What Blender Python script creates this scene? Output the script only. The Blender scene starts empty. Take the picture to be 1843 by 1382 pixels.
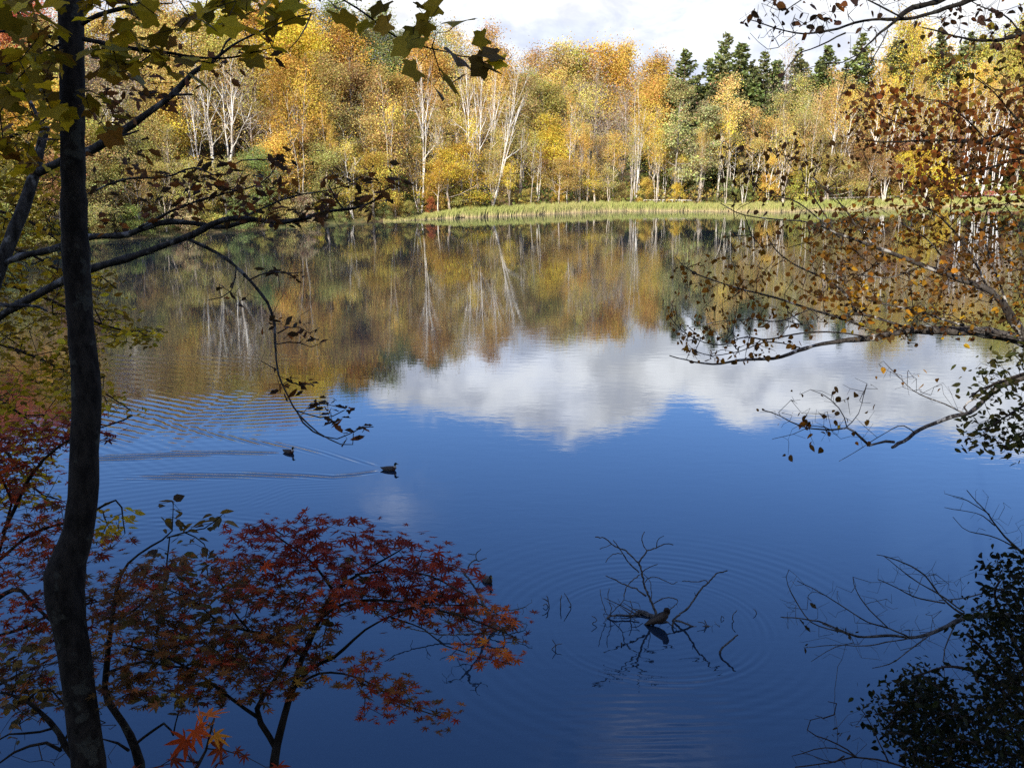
import bpy, math, random
import numpy as np
from mathutils import Vector
R = math.radians
sc = bpy.context.scene
COL = sc.collection
# ------------------------------------------------------------------ camera
CAM_H, FPX, PITCH = 10.5, 1800.0, R(14)
cam = bpy.data.cameras.new('camera'); camo = bpy.data.objects.new('camera', cam); COL.objects.link(camo)
camo.location = (0, 0, CAM_H); camo.rotation_euler = (R(90) - PITCH, 0, 0)
cam.sensor_width = 36; cam.lens = FPX / 1843 * 36; cam.clip_start = 0.05; cam.clip_end = 4000
sc.camera = camo
# ------------------------------------------------------------------ light
SUN_EL, SUN_AZ = R(31), R(205)      # azimuth clockwise from +Y: behind the camera, to its left
sc.view_settings.view_transform = 'Standard'; sc.view_settings.look = 'None'
sc.view_settings.exposure = 0.95; sc.view_settings.gamma = 1
sl = bpy.data.lights.new('sun', 'SUN'); sl.energy = 3.9; sl.angle = R(0.5); sl.color = (1.0, .93, .82)
so = bpy.data.objects.new('sun', sl); COL.objects.link(so)
sdir = Vector((math.sin(SUN_AZ)*math.cos(SUN_EL), math.cos(SUN_AZ)*math.cos(SUN_EL), math.sin(SUN_EL)))
so.rotation_euler = sdir.to_track_quat('Z', 'Y').to_euler()
so.location = (0, -20, 60)

class NT:
    """tiny helper for node maths"""
    def __init__(s, nt): s.t = nt; s.n = nt.nodes; s.l = nt.links
    def new(s, typ, **kw):
        x = s.n.new(typ)
        for k, v in kw.items(): setattr(x, k, v)
        return x
    def put(s, sock, v):
        if isinstance(v, bpy.types.NodeSocket): s.l.new(v, sock)
        else: sock.default_value = v
    def m(s, op, a, b=0.0, c=0.0, clamp=False):
        x = s.n.new('ShaderNodeMath'); x.operation = op; x.use_clamp = clamp
        for i, v in enumerate((a, b, c)): s.put(x.inputs[i], v)
        return x.outputs[0]
    def sm(s, v, a, b, lo=0.0, hi=1.0):
        x = s.n.new('ShaderNodeMapRange'); x.interpolation_type = 'SMOOTHSTEP'
        for i, q in enumerate((v, a, b, lo, hi)): s.put(x.inputs[i], q)
        return x.outputs[0]
    def gauss(s, v, c, w):
        d = s.m('DIVIDE', s.m('SUBTRACT', v, c), w)
        return s.m('EXPONENT', s.m('MULTIPLY', s.m('MULTIPLY', d, d), -1.0))
    def noise(s, vec, scale, detail=4, rough=.55, dist=0.0):
        x = s.n.new('ShaderNodeTexNoise'); s.put(x.inputs['Vector'], vec)
        x.inputs['Scale'].default_value = scale; x.inputs['Detail'].default_value = detail
        x.inputs['Roughness'].default_value = rough; x.inputs['Distortion'].default_value = dist
        return x.outputs[0]
    def mix(s, f, a, b, blend='MIX'):
        x = s.n.new('ShaderNodeMix'); x.data_type = 'RGBA'; x.blend_type = blend
        s.put(x.inputs[0], f); s.put(x.inputs[6], a); s.put(x.inputs[7], b)
        return x.outputs[2]
    def scale(s, vec, v):
        x = s.n.new('ShaderNodeMapping'); s.put(x.inputs['Vector'], vec); x.inputs['Scale'].default_value = v
        return x.outputs[0]

def world():
    w = bpy.data.worlds.new('World'); sc.world = w; w.use_nodes = True
    t = NT(w.node_tree); t.n.clear()
    sky = t.new('ShaderNodeTexSky', sky_type='NISHITA', sun_disc=False)
    sky.sun_elevation = SUN_EL; sky.sun_rotation = SUN_AZ
    sky.altitude = 100; sky.air_density = 1.0; sky.dust_density = 0.9; sky.ozone_density = 2.5
    hs = t.new('ShaderNodeHueSaturation'); hs.inputs['Saturation'].default_value = 1.24; hs.inputs['Hue'].default_value = .513
    t.put(hs.inputs['Color'], sky.outputs[0])
    tc = t.new('ShaderNodeTexCoord'); g = tc.outputs['Generated']
    sp = t.new('ShaderNodeSeparateXYZ'); t.put(sp.inputs[0], g)
    x, y, z = sp.outputs
    el = t.m('MULTIPLY', t.m('ARCSINE', z), 57.2958)
    az = t.m('MULTIPLY', t.m('ARCTAN2', x, y), 57.2958)
    g2 = t.scale(g, (1, 1, 1.7))
    n1 = t.noise(g2, 7.0, 6, .55, .3)
    n2 = t.noise(g2, 22.0, 5, .6, .4)
    n3 = t.noise(t.scale(g, (1, 1, 2.2)), 4.0, 4, .5, .6)
    edge = t.m('ADD', 15.6, t.m('MULTIPLY', t.gauss(az, 3.2, 4.5), 1.5))
    edge = t.m('SUBTRACT', edge, t.m('MULTIPLY', t.gauss(az, 10.3, 1.6), 1.4))
    edge = t.m('SUBTRACT', edge, t.m('MULTIPLY', t.sm(az, -7.0, -13.0), 3.0))
    nn = t.m('ADD', t.m('MULTIPLY', t.m('SUBTRACT', n1, .5), 2.6), t.m('MULTIPLY', t.m('SUBTRACT', n2, .5), 2.2))
    d = t.m('SUBTRACT', t.m('ADD', edge, nn), el)
    mask = t.sm(d, -0.35, 0.55)
    mask = t.m('MULTIPLY', mask, t.sm(n1, .27, .42, .72, 1.0))
    # thin torn cloud higher up
    wz = t.noise(t.scale(g, (1, 1, 1.3)), 9.0, 6, .62, .8)
    w1 = t.m('MULTIPLY', t.m('MULTIPLY', t.gauss(az, 8.5, 4.5), t.sm(el, 30.5, 35.0)), t.sm(wz, .40, .66, 0, .30))
    w2 = t.m('MULTIPLY', t.m('MULTIPLY', t.gauss(az, -7.0, 2.2), t.gauss(el, 20.5, 1.6)), t.sm(wz, .42, .7, 0, .30))
    side = t.m('MULTIPLY', t.sm(t.m('ABSOLUTE', az), 60.0, 110.0), t.sm(n3, .45, .6))
    hi = t.m('MAXIMUM', t.m('MAXIMUM', w1, w2), t.m('MULTIPLY', side, .7))
    m = t.m('MAXIMUM', mask, hi)
    tone = t.m('ADD', t.m('MULTIPLY', n3, .62), t.m('MULTIPLY', n2, .38))
    col = t.mix(t.sm(tone, .34, .62), (.74, .81, 1.0, 1), (.98, .99, 1.0, 1))
    # brightness: sunlit puffs at the top of the bank, greyer base low down
    br = t.m('ADD', t.sm(el, 6.0, 15.5, .58, 1.15), 0.0)
    br = t.m('MULTIPLY', br, t.sm(t.m('ADD', t.m('MULTIPLY', n1, .55), t.m('MULTIPLY', n2, .45)), .40, .60, t.sm(el, 6.0, 10.0, .88, .66), 1.12))
    br = t.m('MULTIPLY', br, t.sm(hi, .0, .3, 1.0, 1.25))
    b1 = t.new('ShaderNodeBackground'); t.put(b1.inputs[0], hs.outputs[0]); b1.inputs[1].default_value = 0.18
    b2 = t.new('ShaderNodeBackground'); t.put(b2.inputs[0], col); t.put(b2.inputs[1], br)
    mx = t.new('ShaderNodeMixShader'); t.put(mx.inputs[0], m); t.put(mx.inputs[1], b1.outputs[0]); t.put(mx.inputs[2], b2.outputs[0])
    out = t.new('ShaderNodeOutputWorld'); t.put(out.inputs[0], mx.outputs[0])
world()
sc.cycles.max_bounces = 6; sc.cycles.diffuse_bounces = 2; sc.cycles.glossy_bounces = 3
sc.cycles.transmission_bounces = 3; sc.cycles.transparent_max_bounces = 4
sc.cycles.use_denoising = False
sc.cycles.sample_clamp_indirect = 4

# ------------------------------------------------------------------ pixel <-> world
CP, SP = math.cos(PITCH), math.sin(PITCH)
def P(px, py, d):
    """photo pixel and depth along the view axis -> world point"""
    cx, cy = (px - 921.5) / FPX * d, -(py - 691) / FPX * d
    return np.array((cx, CP * d + SP * cy, CAM_H - SP * d + CP * cy))
def onwater(px, py, z=0.0):
    v = P(px, py, 1.0) - np.array((0, 0, CAM_H)); t = (z - CAM_H) / v[2]
    return np.array((0, 0, CAM_H)) + v * t
def proj(p):
    q = np.asarray(p, float) - np.array((0, 0, CAM_H))
    d = CP * q[1] - SP * q[2]; cy = SP * q[1] + CP * q[2]
    return 921.5 + q[0] / d * FPX, 691 - cy / d * FPX, d

# ------------------------------------------------------------------ mesh building
class MB:
    def __init__(s): s.v = []; s.f = {3: [], 4: []}; s.c = []; s.n = 0
    def add(s, v, f, col=None):
        v = np.asarray(v, np.float32).reshape(-1, 3); f = np.asarray(f, np.int32)
        s.v.append(v); s.f[f.shape[1]].append(f + s.n); s.n += len(v)
        if col is None: col = (1, 1, 1)
        c = np.asarray(col, np.float32)
        if c.ndim == 1: c = np.tile(c, (len(v), 1))
        s.c.append(c)
    def tube(s, pts, rad, sides=6, col=None, cap=True):
        pts = np.asarray(pts, float); n = len(pts)
        if n < 2: return
        rad = np.full(n, rad) if np.isscalar(rad) else np.asarray(rad, float)
        tan = np.gradient(pts, axis=0); tan /= np.linalg.norm(tan, axis=1)[:, None] + 1e-9
        ref = np.array((0, 0, 1.)) if abs(tan[0][2]) < .8 else np.array((1., 0, 0))
        a = np.cross(tan, ref); a /= np.linalg.norm(a, axis=1)[:, None] + 1e-9
        for i in range(1, n):
            if np.dot(a[i], a[i-1]) < 0: a[i] = -a[i]
        b = np.cross(tan, a)
        th = np.arange(sides) * 2 * math.pi / sides
        V = pts[:, None, :] + rad[:, None, None] * (np.cos(th)[None, :, None] * a[:, None, :] + np.sin(th)[None, :, None] * b[:, None, :])
        i = np.arange(n - 1)[:, None] * sides; j = np.arange(sides)[None, :]; k = (j + 1) % sides
        F = np.stack((i + j, i + k, i + sides + k, i + sides + j), -1).reshape(-1, 4)
        V = V.reshape(-1, 3)
        s.add(V, F, col)
        if cap:
            c0 = s.n; s.add([pts[-1] + tan[-1] * rad[-1] * .6], np.zeros((0, 3)), None if col is None else np.asarray(col)[:3] if np.ndim(col) == 1 else np.asarray(col)[-1])
            base = c0 - sides
            s.f[3].append(np.array([(base + q, base + (q + 1) % sides, c0) for q in range(sides)], np.int32))
    def box(s, lo, hi, col=None, bev=0.0):
        x0, y0, z0 = lo; x1, y1, z1 = hi
        v = [(x, y, z) for x in (x0, x1) for y in (y0, y1) for z in (z0, z1)]
        s.add(v, [(0, 1, 3, 2), (4, 6, 7, 5), (0, 4, 5, 1), (2, 3, 7, 6), (0, 2, 6, 4), (1, 5, 7, 3)], col)
    def mesh(s, name, mat, smooth=True):
        me = bpy.data.meshes.new(name)
        V = np.concatenate(s.v); f3 = np.concatenate(s.f[3]) if s.f[3] else np.zeros((0, 3), np.int32)
        f4 = np.concatenate(s.f[4]) if s.f[4] else np.zeros((0, 4), np.int32)
        f3 = f3.reshape(-1, 3)
        me.vertices.add(len(V)); me.vertices.foreach_set('co', V.ravel())
        li = np.concatenate((f3.ravel(), f4.ravel())).astype(np.int32)
        me.loops.add(len(li)); me.loops.foreach_set('vertex_index', li)
        npoly = len(f3) + len(f4); me.polygons.add(npoly)
        ls = np.concatenate((np.arange(len(f3)) * 3, len(f3) * 3 + np.arange(len(f4)) * 4)).astype(np.int32)
        me.polygons.foreach_set('loop_start', ls)
        me.polygons.foreach_set('use_smooth', np.full(npoly, smooth))
        C = np.concatenate(s.c); C = np.concatenate((C, np.ones((len(C), 1), np.float32)), 1)
        at = me.color_attributes.new('Col', 'FLOAT_COLOR', 'POINT'); at.data.foreach_set('color', C.ravel())
        me.update(calc_edges=True); me.validate()
        me.materials.append(mat)
        return me
    def obj(s, name, mat, parent=None, smooth=True):
        o = bpy.data.objects.new(name, s.mesh(name, mat, smooth)); COL.objects.link(o)
        if parent: o.parent = parent; o.location = tuple(-np.array(parent.location))
        return o
def tag(o, label=None, cat=None, group=None, kind=None):
    if label: o['label'] = label
    if cat: o['category'] = cat
    if group: o['group'] = group
    if kind: o['kind'] = kind
    return o
def thing(name, loc, label, cat, group=None):
    o = bpy.data.objects.new(name, None); o.location = tuple(float(q) for q in loc); o.empty_display_size = .3
    COL.objects.link(o); return tag(o, label, cat, group)

# ------------------------------------------------------------------ materials
def mat(name):
    m = bpy.data.materials.new(name); m.use_nodes = True; t = NT(m.node_tree); t.n.clear()
    out = t.new('ShaderNodeOutputMaterial'); return m, t, out
def leaf_mat(name, use_obj, trans=.35, rough=.5, spec=.3):
    m, t, out = mat(name)
    at = t.new('ShaderNodeAttribute', attribute_name='Col'); col = at.outputs['Color']
    if use_obj:
        oi = t.new('ShaderNodeObjectInfo')
        col = t.mix(1.0, oi.outputs['Color'], col, 'MULTIPLY')
    geo = t.new('ShaderNodeTexCoord')
    nz = t.noise(geo.outputs['Object'], .45 if use_obj else 60.0, 3)
    col = t.mix(1.0, col, t.mix(nz, (.72, .68, .6, 1), (1.25, 1.25, 1.15, 1)), 'MULTIPLY')
    p = t.new('ShaderNodeBsdfPrincipled'); t.put(p.inputs['Base Color'], col)
    p.inputs['Roughness'].default_value = rough; p.inputs['Specular IOR Level'].default_value = spec
    tr = t.new('ShaderNodeBsdfTranslucent'); t.put(tr.inputs[0], t.mix(1.0, col, (1.1, .95, .5, 1), 'MULTIPLY'))
    mx = t.new('ShaderNodeMixShader'); mx.inputs[0].default_value = trans
    t.put(mx.inputs[1], p.outputs[0]); t.put(mx.inputs[2], tr.outputs[0]); t.put(out.inputs[0], mx.outputs[0])
    return m
def bark_mat(name, use_obj=False, c0=(.05, .042, .035), c1=(.12, .105, .09), blotch=None, scale=18.0):
    m, t, out = mat(name)
    tc = t.new('ShaderNodeTexCoord'); v = tc.outputs['Object']
    n1 = t.noise(t.scale(v, (1, 1, .35)), scale, 5, .65)
    if use_obj:
        oi = t.new('ShaderNodeObjectInfo'); b = oi.outputs['Color']
        col = t.mix(1.0, b, t.mix(t.sm(n1, .4, .62), (.55, .5, .45, 1), (1.1, 1.1, 1.1, 1)), 'MULTIPLY')
    else:
        col = t.mix(t.sm(n1, .35, .65), (*c0, 1), (*c1, 1))
    if blotch:
        n2 = t.noise(v, scale * .35, 3, .6)
        col = t.mix(t.sm(n2, .56, .64), col, (*blotch, 1))
    p = t.new('ShaderNodeBsdfPrincipled'); t.put(p.inputs['Base Color'], col); p.inputs['Roughness'].default_value = .95; p.inputs['Specular IOR Level'].default_value = .12
    bp = t.new('ShaderNodeBump'); bp.inputs['Strength'].default_value = .5; bp.inputs['Distance'].default_value = .01
    t.put(bp.inputs['Height'], n1); t.put(p.inputs['Normal'], bp.outputs[0]); t.put(out.inputs[0], p.outputs[0])
    return m
def attr_mat(name, rough=.6, spec=.3, nscale=30.0, amt=.3):
    m, t, out = mat(name)
    at = t.new('ShaderNodeAttribute', attribute_name='Col'); tc = t.new('ShaderNodeTexCoord')
    nz = t.noise(tc.outputs['Object'], nscale, 4)
    col = t.mix(1.0, at.outputs['Color'], t.mix(nz, (1-amt, 1-amt, 1-amt, 1), (1+amt, 1+amt, 1+amt, 1)), 'MULTIPLY')
    p = t.new('ShaderNodeBsdfPrincipled'); t.put(p.inputs['Base Color'], col)
    p.inputs['Roughness'].default_value = rough; p.inputs['Specular IOR Level'].default_value = spec
    t.put(out.inputs[0], p.outputs[0]); return m
M_FARLEAF = leaf_mat('autumn_foliage', True, .30, .6, .2)
M_FARBARK = bark_mat('far_bark', True, scale=2.5)
M_LEAF = leaf_mat('near_leaves', False, .5, .6, .10)
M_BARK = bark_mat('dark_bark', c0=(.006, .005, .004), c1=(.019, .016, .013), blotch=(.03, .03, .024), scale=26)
M_LICHEN = bark_mat('lichened_bark', c0=(.012, .011, .010), c1=(.045, .043, .04), blotch=(.12, .12, .115), scale=30)
M_BIRCH = bark_mat('birch_limb_bark', c0=(.03, .024, .020), c1=(.09, .08, .072), blotch=(.40, .38, .35), scale=24)
M_TWIG = bark_mat('twig_bark', c0=(.016, .012, .010), c1=(.04, .028, .022), scale=60)
M_DEAD = bark_mat('dead_wood', c0=(.02, .019, .018), c1=(.08, .078, .075), scale=20)
M_ATTR = attr_mat('painted_parts', .75, .12)
M_REED = leaf_mat('reed_blades', False, .3, .6, .2)

# ------------------------------------------------------------------ terrain
SHPX = [(-900, 500), (-500, 478), (-200, 462), (0, 449), (150, 437), (300, 426), (430, 416), (600, 404), (700, 398), (800, 393), (900, 389),
        (1000, 384), (1090, 380), (1230, 380), (1400, 381), (1560, 376), (1700, 371), (1843, 367), (2000, 366), (2300, 368), (2700, 380)]
SHW = np.array([onwater(*q)[:2] for q in SHPX])
SHW = SHW[np.argsort(SHW[:, 0])]
def shore(x): return np.interp(x, SHW[:, 0], SHW[:, 1])
def ground_h(x, y):
    x = np.asarray(x, float); y = np.asarray(y, float)
    s = y - shore(x)
    left = np.clip((22 - x) / 45, 0, 1); left = left * left * (3 - 2 * left)
    rise = .35 + np.clip(s, 0, 9) * .07 + np.clip(s - 3, 0, 42) * (.10 + .27 * left) + np.clip(s - 28, 0, 60) * .13 * (1 - left) + np.clip(s - 38, 0, 22) * (.45 - .2 * left)
    far = np.where(s > 0, np.minimum(s, 1) * rise, np.maximum(s * .5, -2.0))
    near_s = 12.4 + .6 * np.sin(x * .35) - np.clip(np.abs(x) - 14, 0, 60) * -.0
    bank = np.where(y < 0, 8.9 - .25 * np.clip(y, -4, 0) - 1.02 * np.clip(y + 4, -66, 0), 8.9 - (8.9 / 12.4) * y * (12.4 / near_s))  # unseen hill behind the camera, made steep enough to shade the near bank
    u = x + .466 * (8 - y); sun_gap = np.clip((u - .6) / 1.0, 0, 1) * np.clip((12 - u) / 3, 0, 1); cap = 8.15 + .655 * (8 - y)  # unseen cut added through that hill so sun reaches the right-hand birch
    bank = np.where(y < 0, bank - sun_gap * np.maximum(bank - cap, 0), bank)
    bank = bank + .85 * np.clip(y + 71, -70, 0)  # falls away behind the ridge so the added cut stays open to the sun
    bank = np.maximum(bank, -2.0)
    wav = np.sin(x * .21 + y * .13) * np.sin(y * .17 - x * .07) * .25
    h = np.where(y < 30, bank + np.where(y < 0, wav * np.clip(-y / 5, 0, 1), 0), far + np.where(s > 3, wav * .6, 0))
    return h
def grid_obj(name, xs, ys, hf, m, colf=None):
    X, Y = np.meshgrid(xs, ys); Z = hf(X, Y); b = MB()
    V = np.stack((X, Y, Z), -1).reshape(-1, 3); nx, ny = len(xs), len(ys)
    i = (np.arange(ny - 1)[:, None] * nx + np.arange(nx - 1)[None, :]).ravel()
    b.add(V, np.stack((i, i + 1, i + nx + 1, i + nx), -1))
    return b.obj(name, m)
def ground_mat():
    m, t, out = mat('forest_floor'); tc = t.new('ShaderNodeTexCoord'); v = tc.outputs['Object']
    a = t.noise(v, .25, 5, .6); b = t.noise(v, 3.0, 5, .7)
    col = t.mix(t.sm(a, .42, .6), (.11, .075, .035, 1), (.085, .11, .03, 1))
    col = t.mix(t.sm(b, .45, .7), col, (.2, .14, .05, 1))
    p = t.new('ShaderNodeBsdfPrincipled'); t.put(p.inputs['Base Color'], col); p.inputs['Roughness'].default_value = .95
    bp = t.new('ShaderNodeBump'); bp.inputs['Strength'].default_value = .8; t.put(bp.inputs['Height'], b); t.put(p.inputs['Normal'], bp.outputs[0])
    t.put(out.inputs[0], p.outputs[0]); return m
gx = np.concatenate((np.linspace(-900, -130, 12), np.arange(-125, -60, 2.5), np.arange(-60, 40, 1.0), np.arange(40, 126, 2.5), np.linspace(130, 900, 12)))
gy = np.concatenate((np.linspace(-400, -145, 5), np.arange(-140, -81, 4.0), np.arange(-80, 14.1, 1.5), np.arange(16, 60, 6), np.arange(60, 200, 2.0), np.linspace(205, 1400, 14)))
tag(grid_obj('ground', gx, gy, ground_h, ground_mat()), kind='structure')

# ------------------------------------------------------------------ water with rings and wakes as real relief
DUCK_A = onwater(520, 815); DUCK_B = onwater(701, 846); DUCK_C = onwater(877, 1046); DUCK_D = onwater(1190, 1126)
def seg_dist(X, Y, pl):
    best = np.full(X.shape, 1e9); sgn = np.zeros(X.shape); al = np.zeros(X.shape); acc = 0
    for (a, b) in zip(pl[:-1], pl[1:]):
        d = b - a; L = np.hypot(*d); d = d / L
        t = np.clip((X - a[0]) * d[0] + (Y - a[1]) * d[1], 0, L)
        ex, ey = X - a[0] - t * d[0], Y - a[1] - t * d[1]; q = np.hypot(ex, ey); k = q < best
        best = np.where(k, q, best); sgn = np.where(k, np.sign(d[0] * ey - d[1] * ex), sgn); al = np.where(k, acc + t, al); acc += L
    return best * sgn, al
def water_h(X, Y):
    H = np.zeros(X.shape)
    rng = np.random.RandomState(4)
    def wob(f, k):  # smooth irregularity
        return np.sin(X * f + k) * np.cos(Y * f * 1.3 + k * 2) * .5 + np.sin(X * f * .53 - Y * f * .7 + k * 3) * .5
    # concentric rings round the preening duck
    cx, cy = DUCK_D[0] - .1, DUCK_D[1]
    r = np.hypot(X - cx, Y - cy) + .03 * wob(1.7, .3)
    for (r0, w, lam, sl) in ((2.35, .26, .19, .062), (1.75, .35, .24, .022), (3.3, .7, .28, .018), (1.0, .6, .20, .014), (4.6, 1.0, .36, .010)):
        H += sl * lam / 6.28 * np.exp(-((r - r0) / w) ** 2) * np.sin(6.283 * r / lam + .8 * wob(.8, r0)) * np.clip(.9 + .9 * wob(.75, 1.0 + r0), .1, 2)
    # wakes: each arm is a narrow packet of wavelets along a traced line on the water
    def arm(px, sl, w0, w1, lam, skew=0.0):
        nonlocal H
        pl = np.array([onwater(*q)[:2] for q in px])
        lo = pl.min(0) - 3; hi = pl.max(0) + 3
        k = (X > lo[0]) & (X < hi[0]) & (Y > lo[1]) & (Y < hi[1])
        if not k.any(): return
        d, al = seg_dist(X[k], Y[k], pl); L = np.sum(np.hypot(*np.diff(pl, axis=0).T))
        w = w0 + (w1 - w0) * al / L
        fade = np.clip(al / .4, 0, 1) * np.clip((L - al) / (.25 * L), 0, 1)
        H[k] += sl * lam / 6.28 * np.exp(-(d / w) ** 2) * np.sin(6.283 * (d + skew * al) / lam) * fade
    arm([(688, 846), (640, 854), (600, 858), (540, 856), (430, 855), (300, 858), (180, 862)], .16, .16, .45, .26, .12)
    arm([(688, 840), (640, 829), (580, 815), (530, 806), (440, 790)], .13, .12, .35, .24, .15)
    arm([(508, 815), (400, 815), (300, 819), (180, 826), (100, 832)], .15, .16, .5, .28, .12)
    arm([(508, 806), (440, 793), (370, 779), (300, 763), (240, 745)], .15, .14, .5, .30, .2)
    arm([(872, 1034), (850, 1012), (800, 996), (750, 984), (690, 975)], .20, .07, .16, .16, .15)
    arm([(866, 1050), (820, 1062), (760, 1072), (680, 1080)], .07, .08, .2, .16, .1)
    arm([(560, 960), (460, 945), (350, 938), (200, 940)], .035, .5, .8, .3, .1)
    arm([(440, 915), (520, 880), (640, 870)], .02, .8, .8, .25, .1)
    # fans of crests
    def fan(px, rad, ang, lam, sl, asp=1.0):
        nonlocal H
        c = onwater(*px); u = (X - c[0]) * math.cos(ang) + (Y - c[1]) * math.sin(ang)
        q = np.hypot((X - c[0]) / asp, Y - c[1])
        H += sl * lam / 6.28 * np.exp(-(q / rad) ** 2) * np.sin(6.283 * (u + .12 * wob(.9, 2.0)) / lam) * (.7 + .5 * wob(.6, 5.0))
    fan((290, 745), 3.2, R(60), .46, .062)
    fan((420, 755), 3.0, R(100), .50, .045)
    fan((230, 800), 3.0, R(50), .42, .045)
    fan((150, 905), 3.4, R(112), .40, .035)
    fan((1180, 1330), 1.0, R(92), .21, .05, 1.3)
    fan((1250, 1290), 1.4, R(88), .24, .03, 1.5)
    fan((250, 650), 6.0, R(75), .8, .03)
    return H
def water_mat():
    m, t, out = mat('lake_water'); tc = t.new('ShaderNodeTexCoord'); v = tc.outputs['Object']
    n1 = t.noise(t.scale(v, (.55, 1, 1)), 2.2, 3, .5, .2)
    n2 = t.noise(t.scale(v, (.5, 1, 1)), 9.0, 3, .55)
    n3 = t.noise(v, .07, 3, .5)
    cd = t.new('ShaderNodeSeparateXYZ'); t.put(cd.inputs[0], v)
    near = t.sm(cd.outputs[1], 30.0, 90.0, 1.0, 1.5)
    h = t.m('ADD', t.m('MULTIPLY', n1, .0019), t.m('MULTIPLY', n2, .00032))
    h = t.m('MULTIPLY', h, t.m('MULTIPLY', t.sm(n3, .35, .65, .55, 1.5), near))
    bp = t.new('ShaderNodeBump'); bp.inputs['Strength'].default_value = 1; bp.inputs['Distance'].default_value = 1.0
    t.put(bp.inputs['Height'], h)
    fr = t.new('ShaderNodeFresnel'); fr.inputs['IOR'].default_value = 1.55; t.put(fr.inputs['Normal'], bp.outputs[0])
    gl = t.new('ShaderNodeBsdfGlossy'); gl.inputs['Roughness'].default_value = .012
    gl.inputs['Color'].default_value = (.93, .96, 1, 1); t.put(gl.inputs['Normal'], bp.outputs[0])
    df = t.new('ShaderNodeBsdfDiffuse'); df.inputs['Color'].default_value = (.006, .012, .022, 1)
    mx = t.new('ShaderNodeMixShader'); t.put(mx.inputs[0], t.m('ADD', t.m('MULTIPLY', fr.outputs[0], 1.12), .012, clamp=True)); t.put(mx.inputs[1], df.outputs[0]); t.put(mx.inputs[2], gl.outputs[0])
    t.put(out.inputs[0], mx.outputs[0]); return m
wx = np.concatenate((np.linspace(-500, -26, 20), np.arange(-24, -17, .25), np.arange(-17, 9.5, .055), np.arange(9.6, 16, .3), np.linspace(17, 500, 24)))
wy = np.concatenate((np.arange(8, 15, .5), np.arange(15, 48, .055), np.arange(48.2, 60, .4), np.linspace(61, 330, 40)))
tag(grid_obj('water', wx, wy, water_h, water_mat()), kind='structure')

# ------------------------------------------------------------------ far trees: prototypes (height 1 unit = 10 m)
def rquads(rng, C, size, aspect=.7, flat=0.0):
    """random leaf-clump quads at centres C"""
    n = len(C); nrm = rng.normal(size=(n, 3)); nrm[:, 2] += flat * 2.5 * np.sign(nrm[:, 2] + .001)
    nrm /= np.linalg.norm(nrm, axis=1)[:, None]
    a = np.cross(nrm, rng.normal(size=(n, 3))); a /= np.linalg.norm(a, axis=1)[:, None]; b = np.cross(nrm, a)
    s = size * rng.uniform(.55, 1.35, n)[:, None]
    a = a * s * .5; b = b * s * .5 * aspect
    bend = nrm * s * .16
    V = np.stack((C - a - b * .5, C - b + bend, C + a - b * .3, C + a * .8 + b, C + b * 1.1 + bend * .5, C - a + b * .6), 1)
    F = np.arange(n)[:, None] * 6
    F4 = np.concatenate((F + np.array([[0, 1, 4, 5]]), F + np.array([[1, 2, 3, 4]])))
    return V.reshape(-1, 3), F4
def clump_noise(C, rng, f=.55):
    ph = rng.uniform(0, 6, 6)
    return (np.sin(C[:, 0] * f * 2.1 + ph[0]) + np.sin(C[:, 1] * f * 2.3 + ph[1]) + np.sin(C[:, 2] * f * 2.0 + ph[2]) + np.sin((C[:, 0] + C[:, 2]) * f * 3.1 + ph[3])) / 4
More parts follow.
